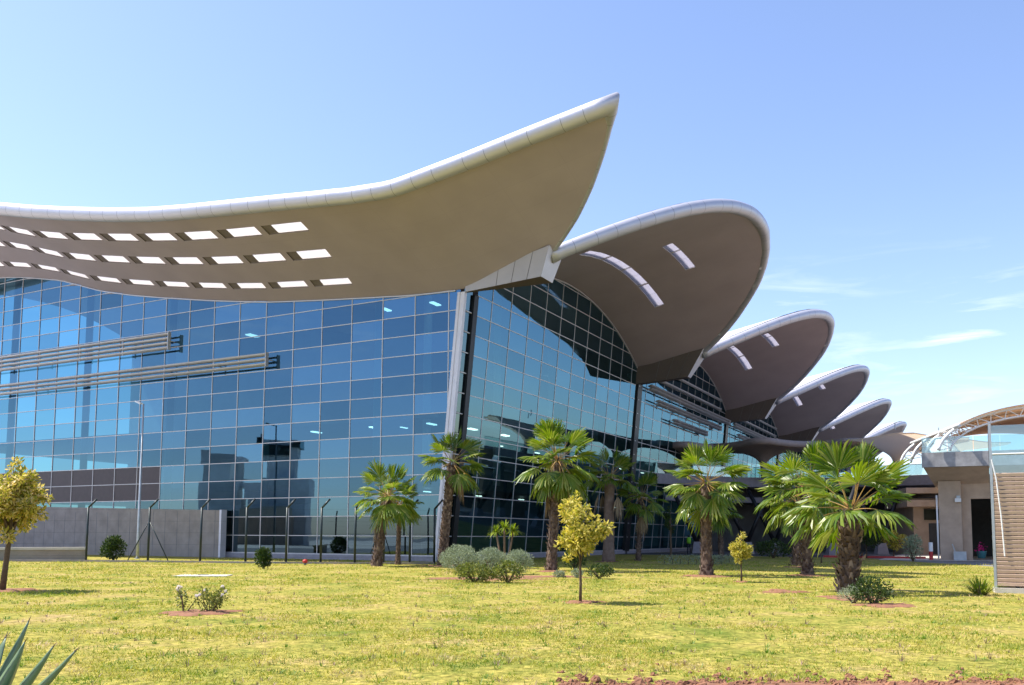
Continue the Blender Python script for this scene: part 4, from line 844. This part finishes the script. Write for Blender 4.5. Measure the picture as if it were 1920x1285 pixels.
def tree(label, px, py, h0, h1, rx, rz, leaf, n, size, seed, r_trunk=0.035, nblob=22, name='young_tree', cat='tree', group=None, lean=0.0, limbs=7, spiky=False):
    rng = np.random.default_rng(seed); c = gp(px, py); t = thing(name, label, cat, tuple(c), group=group); mb = MB(); cz = (h0+h1)/2; cc = c+(lean, 0, cz)
    P = [c+(0, 0, -.03), c+(lean*.3+.01, 0, h0*.5), c+(lean*.7, 0.01, h0), c+(lean, 0, cz), c+(lean, 0, h1*0.93)]; mb.tube(P, [r_trunk*1.2, r_trunk, r_trunk*.9, r_trunk*.6, r_trunk*.2], 8)
    blobs = []
    for i in range(nblob):
        v = rng.normal(0, 1, 3); v /= np.linalg.norm(v); q = rng.uniform(0.3, 0.98); p = cc+v*np.array([rx, rx, rz])*q; r_ = rx*rng.uniform(0.16, 0.36)*(1.15-0.45*q); blobs.append((p, (r_, r_, r_*0.85)))
        if i < limbs*2: mb.tube([c+(lean*.8, 0, h0+(cz-h0)*rng.uniform(-0.1, 0.9)), (cc+p)/2+rng.normal(0, .03, 3), p], [r_trunk*.5, r_trunk*.35, r_trunk*.15], 5)
    own(mb, 'trunk', 'twig', t, smooth=True); lb_ = MB(); blobs.append((cc+(rng.normal(0, .1)*rx, 0, rz*0.95), (rx*.16, rx*.16, rz*.22))); leaves(lb_, n, blobs, size, rng, 0.42, -0.15, 0.2); own(lb_, 'crown', leaf, t); return t
tree('yellow-leaved sapling on a thin stem in the middle of the lawn', 1088, 1131, 0.88, 2.42, 0.70, 0.80, 'yellowleaf', 3300, 0.115, 31, 0.032, 34)
tree('small round yellow sapling between two palms', 1390, 1092, 0.62, 1.66, 0.44, 0.50, 'yellowleaf', 2000, 0.10, 32, 0.03, 26)
tree('yellow-green broad tree cut off by the left edge of the photo', 4, 1109, 1.35, 3.5, 1.0, 1.05, 'paleleaf', 6200, 0.14, 33, 0.075, 36, limbs=9, lean=0.15)
tree('yellow bush-topped small tree near the concrete block', 1676, 1047, 0.5, 2.2, 1.15, 0.75, 'yellowleaf', 900, 0.2, 34, 0.05, 16)
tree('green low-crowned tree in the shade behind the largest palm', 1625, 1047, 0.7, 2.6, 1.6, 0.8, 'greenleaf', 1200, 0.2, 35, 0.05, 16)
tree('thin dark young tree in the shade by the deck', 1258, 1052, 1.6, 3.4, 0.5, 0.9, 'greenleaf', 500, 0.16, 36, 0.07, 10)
tree('yellow shrubby sapling half hidden behind a palm trunk', 1540, 1056, 0.8, 2.2, 0.55, 0.6, 'yellowleaf', 500, 0.16, 37, 0.04, 10)
def bush(label, px, py, rx, h, leaf, n, size, seed, name='shrub', cat='shrub', asp=0.5, up=0.2, shell=0.75, off=(0, 0), group=None, narrow=1.0, lumps=14):
    rng = np.random.default_rng(seed); c = gp(px, py); t = thing(name, label, cat, tuple(c), group=group); mb = MB(); blobs = [(c+(0, 0, h*0.52), (rx*0.82, rx*0.8, h*0.44))]
    for i in range(lumps):
        a = rng.uniform(0, 6.28); e_ = rng.uniform(-0.5, 1.4); v = np.array([math.cos(a)*math.cos(e_), math.sin(a)*math.cos(e_), math.sin(e_)]); p = c+(0, 0, h*0.52)+v*np.array([rx*0.66*narrow, rx*0.66, h*0.32]); blobs.append((p, (rx*0.34, rx*0.34, h*0.22)))
    for i in range(7): a = rng.uniform(0, 6.28); mb.tube([c+(0, 0, -.02), c+(math.cos(a)*min(rx, .8)*.5, math.sin(a)*min(rx, .8)*.5, h*.6)], [rx*.05, rx*.02], 5)
    own(mb, 'stems', 'twig', t); lb_ = MB(); leaves(lb_, n, blobs, size, rng, asp, up, shell); own(lb_, 'foliage', leaf, t); return t
bush('dark green cone-shaped shrub alone on the lawn before the fence', 493, 1067, 0.42, 0.92, 'greenleaf', 1800, 0.10, 41)
bush('loose dark green shrub behind the fence by the lamp post', 212, 1052, 0.72, 1.35, 'greenleaf', 1500, 0.16, 42)
bush('largest grey-green domed bush left in the flower bed', 862, 1073, 0.95, 1.08, 'sage', 5200, 0.10, 43, 'sage_bush', 'bush', 0.22, 0.6, 0.86, group='grey domed bushes in the bed')
bush('broad grey-green bush in the middle of the flower bed', 917, 1074, 0.85, 0.98, 'sage', 4600, 0.10, 44, 'sage_bush', 'bush', 0.22, 0.6, 0.86, group='grey domed bushes in the bed')
bush('round grey-green ball bush right in the flower bed', 973, 1077, 0.60, 0.95, 'sage', 3800, 0.09, 45, 'sage_bush', 'bush', 0.22, 0.6, 0.88, group='grey domed bushes in the bed')
bush('low mixed green and yellow shrub at the front of the flower bed', 890, 1092, 0.75, 0.62, 'roseleaf', 1500, 0.09, 46)
bush('low leafy plants at the right front of the flower bed', 952, 1093, 0.6, 0.7, 'roseleaf', 1100, 0.09, 47)
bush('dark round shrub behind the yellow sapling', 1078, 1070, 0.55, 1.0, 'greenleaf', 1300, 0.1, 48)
bush('little grey cushion plant in the red soil', 1048, 1083, 0.24, 0.24, 'sage', 350, 0.07, 49)
bush('little grey cushion plant beside the sapling stem', 1082, 1084, 0.22, 0.32, 'sage', 350, 0.07, 50)
bush('low dark shrub right of the sapling', 1124, 1086, 0.55, 0.52, 'greenleaf', 700, 0.09, 51)
bush('leafy green shrub at the foot of the largest palm', 1636, 1134, 0.5, 0.62, 'greenleaf', 1300, 0.07, 52)
bush('small grey-green tuft under the largest palm trunk', 1600, 1131, 0.42, 0.36, 'sage', 900, 0.07, 53, asp=0.25, up=0.6)
bush('pale green shrub beside the concrete pavement', 1712, 1053, 0.8, 1.7, 'sage', 900, 0.18, 54, asp=0.3, up=0.7)
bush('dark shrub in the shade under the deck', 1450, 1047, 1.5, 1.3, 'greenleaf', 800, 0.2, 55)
for px, l, sd_ in ((1292, 'long low grey hedge in the roof shadow', 56), (1352, 'short pale grey hedge beside the diamond-trunked palm', 57)):
    rng = np.random.default_rng(sd_); c = gp(px, 1059); t = thing('hedge', l, 'hedge', tuple(c)); mb = MB(); hw = 1.4 if px < 1300 else 0.9
    leaves(mb, 1600, [(c+(x_, 0, 0.26), (0.35, 0.45, 0.27)) for x_ in np.arange(-hw, hw+.1, 0.32)], 0.09, rng, 0.3, 0.5, 0.85); own(mb, 'foliage', 'sage', t); mb = MB()
    for x_ in np.arange(-hw, hw+.1, 0.45): mb.tube([c+(x_, 0, 0), c+(x_+.03, 0, .3)], 0.02, 5)
    own(mb, 'stems', 'twig', t)
def blades(mb, c, n, l, w, rng, sprd=0.8, droop=0.5, base=0.1):
    for i in range(n):
        az = rng.uniform(0, 6.28); el = rng.uniform(1.5-sprd*1.2, 1.5); ll = l*rng.uniform(0.6, 1.1); d = np.array([math.cos(az)*math.cos(el), math.sin(az)*math.cos(el), math.sin(el)]); sd_ = np.array([-math.sin(az), math.cos(az), 0])*w; p = c+np.array([math.cos(az), math.sin(az), 0])*base*rng.uniform(0, 1); prev = None; i0 = len(mb.v)
        for q in (0, .35, .7, 1):
            b = p+d*ll*q+(0, 0, -droop*ll*q**2.2); k = (1, .9, .6, .04)[int(q*3+.1)]; mb.v += [tuple(b-sd_*k), tuple(b+sd_*k)]
        for k in range(3): a = i0+2*k; mb.f.append((a, a+1, a+3, a+2))
c = gp(1838, 1116); t = thing('grass_clump', 'tall strappy grass clump beside the slatted stair tower', 'plant', tuple(c)); mb = MB(); blades(mb, c, 150, 1.0, 0.014, np.random.default_rng(61), 0.75, 0.45, 0.16); own(mb, 'blades', 'limeleaf', t); mb = MB(); blades(mb, c, 30, 0.6, 0.014, np.random.default_rng(62), 1.1, 0.5, 0.16); own(mb, 'dry_blades', 'deadfrond', t)
c = gp(946, 1066); t = thing('yucca', 'three-stemmed yucca with bright lime rosettes behind the grey bushes', 'plant', tuple(c))
for (dx, h, r_) in ((-0.42, 1.75, .05), (-0.02, 1.95, .055), (0.42, 1.8, .05)):
    mb = MB(); mb.tube([c+(dx*.1, 0, 0), c+(dx*.6, 0.05, h*.5), c+(dx, 0, h)], [r_*1.2, r_, r_*.9], 8); own(mb, 'stem', 'bark2', t, smooth=True); mb = MB(); blades(mb, c+(dx, 0, h), 70, 0.62, 0.026, np.random.default_rng(int(63+dx*10)), 1.5, 0.35, 0.05); own(mb, 'rosette', 'limeleaf', t)
# rose bed
c = gp(372, 1150); rng = np.random.default_rng(70)
for j, (dx, dy, n, h, lab) in enumerate(((-0.28, 0, 5, 0.52, 'thin rose bush with white blooms at the left of the bare bed'), (0.22, 0.05, 9, 0.55, 'denser rose bush with a few white blooms in the bare bed'))):
    b = c+(dx, dy, 0); t = thing('rose_bush', lab, 'rose bush', tuple(b)); sm, lm, fm = MB(), MB(), MB()
    for i in range(n):
        az = rng.uniform(0, 6.28); tipp = b+(math.cos(az)*.28, math.sin(az)*.2, h*rng.uniform(.55, 1)); sm.tube([b+(math.cos(az)*.04, math.sin(az)*.04, 0), (b+tipp)/2+rng.normal(0, .03, 3)*(1, 1, 0), tipp], [.011, .008, .005], 5)
        leaves(lm, 75 if j else 38, [((b+tipp)/2+(0, 0, .05), (.10, .09, .16)), (tipp-(0, 0, .08), (.07, .07, .08))], .055, rng)
        if i % 2 == 0 or j == 0:
            for k in range(16): v = rng.normal(0, 1, 3); v /= np.linalg.norm(v); p = tipp+(0, 0, .02)+v*.02; a_ = np.cross(v, rng.normal(0, 1, 3)); a_ /= np.linalg.norm(a_); fm.quad(p-a_*.022, p+v*.02-a_*.01, p+a_*.022, p-v*.012)
    own(sm, 'stems', 'twig', t); own(lm, 'leaves', 'roseleaf', t); own(fm, 'blooms', 'petal', t)
# agave at the lower left
ac_ = gp(-70, 1440); t = thing('agave', 'blue-green agave with stiff pointed leaves at the lower left corner', 'plant', tuple(ac_))
def px_at(px, py, d):
    v = fw+rt*((px-960)/FPX)-up*((py-860.49)/FPX); return np.array(v*(d/v.y))+np.array([0, 0, CAM_H])
def agave_leaf(tip, bow, wd):
    b = ac_+np.array([0, 0, 0.12]); tip = np.array(tip); mb = MB(); n = 10; ax = tip-b; sd_ = np.cross(ax, (0, 0, 1)); sd_ /= np.linalg.norm(sd_); nn = np.cross(sd_, ax); nn /= np.linalg.norm(nn); L_ = np.linalg.norm(ax)
    for i in range(n+1):
        q = i/n; p = b+ax*q+nn*bow*L_*(4*q*(1-q))*-1; w = wd*(0.6+1.5*q-2.05*q**2) if q < 0.97 else 0.004; w = max(w, 0.004); tk = 0.045*(1-q)+0.006
        mb.v += [tuple(p-sd_*w+nn*w*0.45), tuple(p-nn*tk*0.4+nn*0.0), tuple(p+sd_*w+nn*w*0.45), tuple(p-nn*tk)]
    for i in range(n):
        a = i*4
        for k in range(4): mb.f.append((a+k, a+(k+1) % 4, a+4+(k+1) % 4, a+4+k))
    mb.f.append((n*4, n*4+1, n*4+2, n*4+3)); o = own(mb, 'leaf', 'agave', t, smooth=True)
    mb = MB(); dv = ax/L_; mb.tube([tip-dv*0.02, tip+dv*0.035], [0.006, 0.001], 6); own(mb, 'spine', 'spine', o)
for (px, py, d, bow, wd) in ((54, 1164, 6.1, .03, .075), (12, 1192, 6.5, .02, .07), (47, 1203, 5.7, .05, .075), (101, 1211, 5.6, .05, .07), (143, 1219, 5.3, .04, .065), (-60, 1150, 6.0, .02, .075), (-140, 1180, 6.2, .04, .075), (-190, 1260, 5.9, .06, .075), (95, 1290, 5.0, .08, .07), (-20, 1300, 4.7, .06, .075), (-130, 1330, 4.9, .06, .07)): agave_leaf(px_at(px, py, d), bow, wd)

# ---- bare soil patches, clods, turf
def soil_patch(px, py, rx, ry, seed):
    rng = np.random.default_rng(seed); rx *= 0.78; ry *= 0.78; c = gp(px, py); mb = MB(); n = 60; mb.v.append(tuple(c+(0, 0, 0.035)))
    ph = rng.uniform(0, 6.28, 4)
    for ring, hz in ((0.5, 0.04), (0.8, 0.03), (1.0, 0.004)):
        for k in range(n):
            a = 2*math.pi*k/n; q = ring*(1+0.16*math.sin(2*a+ph[0])+0.17*math.sin(5*a+ph[1])+0.13*math.sin(9*a+ph[2])+rng.normal(0, .08)); mb.v.append(tuple(c+(rx*q*math.cos(a), ry*q*math.sin(a), hz+rng.normal(0, 0.006) if ring < 1 else hz)))
    for k in range(n): mb.f.append((0, 1+k, 1+(k+1) % n))
    for r_ in range(2):
        for k in range(n): a = 1+r_*n+k; b = 1+r_*n+(k+1) % n; mb.f.append((a, a+n, b+n, b))
    o = structure('soil', mb, 'soil', smooth=True)
for i, (px, py, rx, ry) in enumerate(((375, 1150, 0.9, 0.75), (830, 1062, 1.5, 0.9), (1010, 1082, 2.2, 0.9), (905, 1086, 2.2, 1.4), (1034, 1072, 0.9, 0.8), (1140, 1054, 0.9, 1.0), (1092, 1130, 0.55, 0.5), (1325, 1081, 1.3, 1.1), (1390, 1092, 0.4, 0.4), (1514, 1080, 1.0, 0.9), (1494, 1064, 1.0, 0.9), (1600, 1122, 0.9, 1.3), (1660, 1136, 0.75, 0.8), (1472, 1111, 0.75, 0.5), (14, 1108, 1.0, 0.9), (1460, 1108, 0.4, 0.4))): soil_patch(px, py, rx, ry, 100+i)
rng = np.random.default_rng(90)
# clods of red earth along the near edge
mb = MB(); uvs = []
for i in range(5200):
    x = rng.uniform(0.5, 7.2); yy = (9.52+0.13*min(1, max(0, x-0.8)/1.5)+0.05*max(0, x-2.3)**0.9)-abs(rng.normal(0, 0.28))+rng.normal(0, 0.05) if rng.uniform() < 0.93 else 9.7+rng.exponential(0.3); s = abs(rng.normal(0, 0.016))+0.008+(0.03 if rng.uniform() < 0.04 else 0)
    i0 = len(mb.v); hh = s*rng.uniform(0.7, 1.3)
    for lev, (rq, zq) in enumerate(((1.0, -0.1), (0.95, 0.45), (0.5, 0.9))):
        for k in range(6): a = k*math.pi/3+lev*0.5; q = s*rq*rng.uniform(0.65, 1.25); mb.v.append((x+q*math.cos(a), yy+q*math.sin(a), hh*zq*rng.uniform(0.8, 1.15)))
    for lev in range(2):
        for k in range(6): a_ = i0+lev*6+k; b_ = i0+lev*6+(k+1) % 6; mb.f.append((a_, b_, b_+6, a_+6))
    mb.f.append(tuple(range(i0+12, i0+18)))
tag(mb.build('soil_clods', 'soil'), 'loose red-brown clods of earth along the bottom edge of the photo', 'soil', kind='stuff')
mb = MB(); n = 60; xs_ = np.linspace(-1, 9, n); 
for i, x in enumerate(xs_): yb = (9.50+0.13*min(1, max(0, x-0.8)/1.5)+0.05*max(0, x-2.3)**0.9 if x > 0.7 else 8.6)+rng.normal(0, 0.06); mb.v += [(x, 7.6, 0.012), (x, yb-0.2, 0.03+rng.uniform(0, 0.02)), (x, yb, 0.004)]
for i in range(n-1):
    for k in range(2): a = i*3+k; mb.f.append((a, a+3, a+4, a+1))
structure('soil', mb, 'soil')
# turf blades: one object, denser close by
NB = 300000
r_ = np.exp(RNG.uniform(math.log(8.2), math.log(60), NB)); an = RNG.uniform(R(-32), R(33), NB); X = r_*np.sin(an); Y = r_*np.cos(an)
# patchy growth
def vnoise(x, y, f, seed):
    g = np.random.default_rng(seed).uniform(0, 1, (64, 64)); xi = x*f+1000; yi = y*f+1000; x0 = np.floor(xi).astype(int); y0 = np.floor(yi).astype(int); fx = xi-x0; fy = yi-y0; fx = fx*fx*(3-2*fx); fy = fy*fy*(3-2*fy); q = lambda a, b: g[a % 64, b % 64]
    return q(x0, y0)*(1-fx)*(1-fy)+q(x0+1, y0)*fx*(1-fy)+q(x0, y0+1)*(1-fx)*fy+q(x0+1, y0+1)*fx*fy
dens = 0.5*vnoise(X, Y, 0.7, 1)+0.3*vnoise(X, Y, 2.2, 2)+0.2*vnoise(X, Y, 6, 3)
sloc = (X-CORNER[0])*ES[0]+(Y-CORNER[1])*ES[1]; nloc = (X-CORNER[0])*EN[0]+(Y-CORNER[1])*EN[1]
keep = (RNG.uniform(0.34, 0.66, NB) < dens) & ~((sloc > -0.9) & (nloc < 0.6)) & ~((sloc > 20) & (nloc > 22))
X, Y, r_, dens = X[keep], Y[keep], r_[keep], dens[keep]; n = len(X)
h = (0.016+0.04*RNG.uniform(0, 1, n)**2.6)*(r_/14)**0.4*(0.6+0.9*dens); wd = (0.0045+0.004*RNG.uniform(0, 1, n))*(r_/10)**0.75; az = RNG.uniform(0, 6.28, n); ln = RNG.normal(0, 0.7, (n, 2))*h[:, None]
V = np.empty((n, 3, 3)); V[:, 0] = np.stack([X-wd*np.cos(az), Y-wd*np.sin(az), np.zeros(n)], 1); V[:, 1] = np.stack([X+wd*np.cos(az), Y+wd*np.sin(az), np.zeros(n)], 1); V[:, 2] = np.stack([X+ln[:, 0], Y+ln[:, 1], h], 1)
me = bpy.data.meshes.new('grass'); me.vertices.add(3*n); me.vertices.foreach_set('co', V.ravel()); me.loops.add(3*n); me.loops.foreach_set('vertex_index', np.arange(3*n)); me.polygons.add(n); me.polygons.foreach_set('loop_start', np.arange(0, 3*n, 3)); me.update(); me.validate()
me.materials.append(MT['grass']); go = bpy.data.objects.new('grass', me); COL.objects.link(go); tag(go, 'patchy short yellow-green grass of the lawn', 'grass', kind='stuff')
# taller weeds
mb = MB(); rngw = np.random.default_rng(95)
for i in range(650):
    rr = math.exp(rngw.uniform(math.log(9.3), math.log(40))); a = rngw.uniform(R(-31), R(31)); c = np.array([rr*math.sin(a), rr*math.cos(a), 0])
    blades(mb, c, rngw.integers(5, 16), rngw.uniform(0.06, 0.14), 0.005*(rr/12)**.6, rngw, 1.15, 0.4, 0.06)
tag(mb.build('weeds', 'weedleaf'), 'scattered taller green weeds in the lawn', 'weeds', kind='stuff')
mb = MB()
for i in range(500):
    rr = math.exp(rngw.uniform(math.log(9.3), math.log(38))); a = rngw.uniform(R(-31), R(31)); c = np.array([rr*math.sin(a), rr*math.cos(a), 0])
    blades(mb, c, rngw.integers(4, 12), rngw.uniform(0.05, 0.17), 0.004*(rr/12)**.6, rngw, 1.0, 0.35, 0.05)
tag(mb.build('dry_stalks', 'dryweed'), 'scattered dry brown stalks and withered weeds in the lawn', 'weeds', kind='stuff')
bpy.context.view_layer.update()
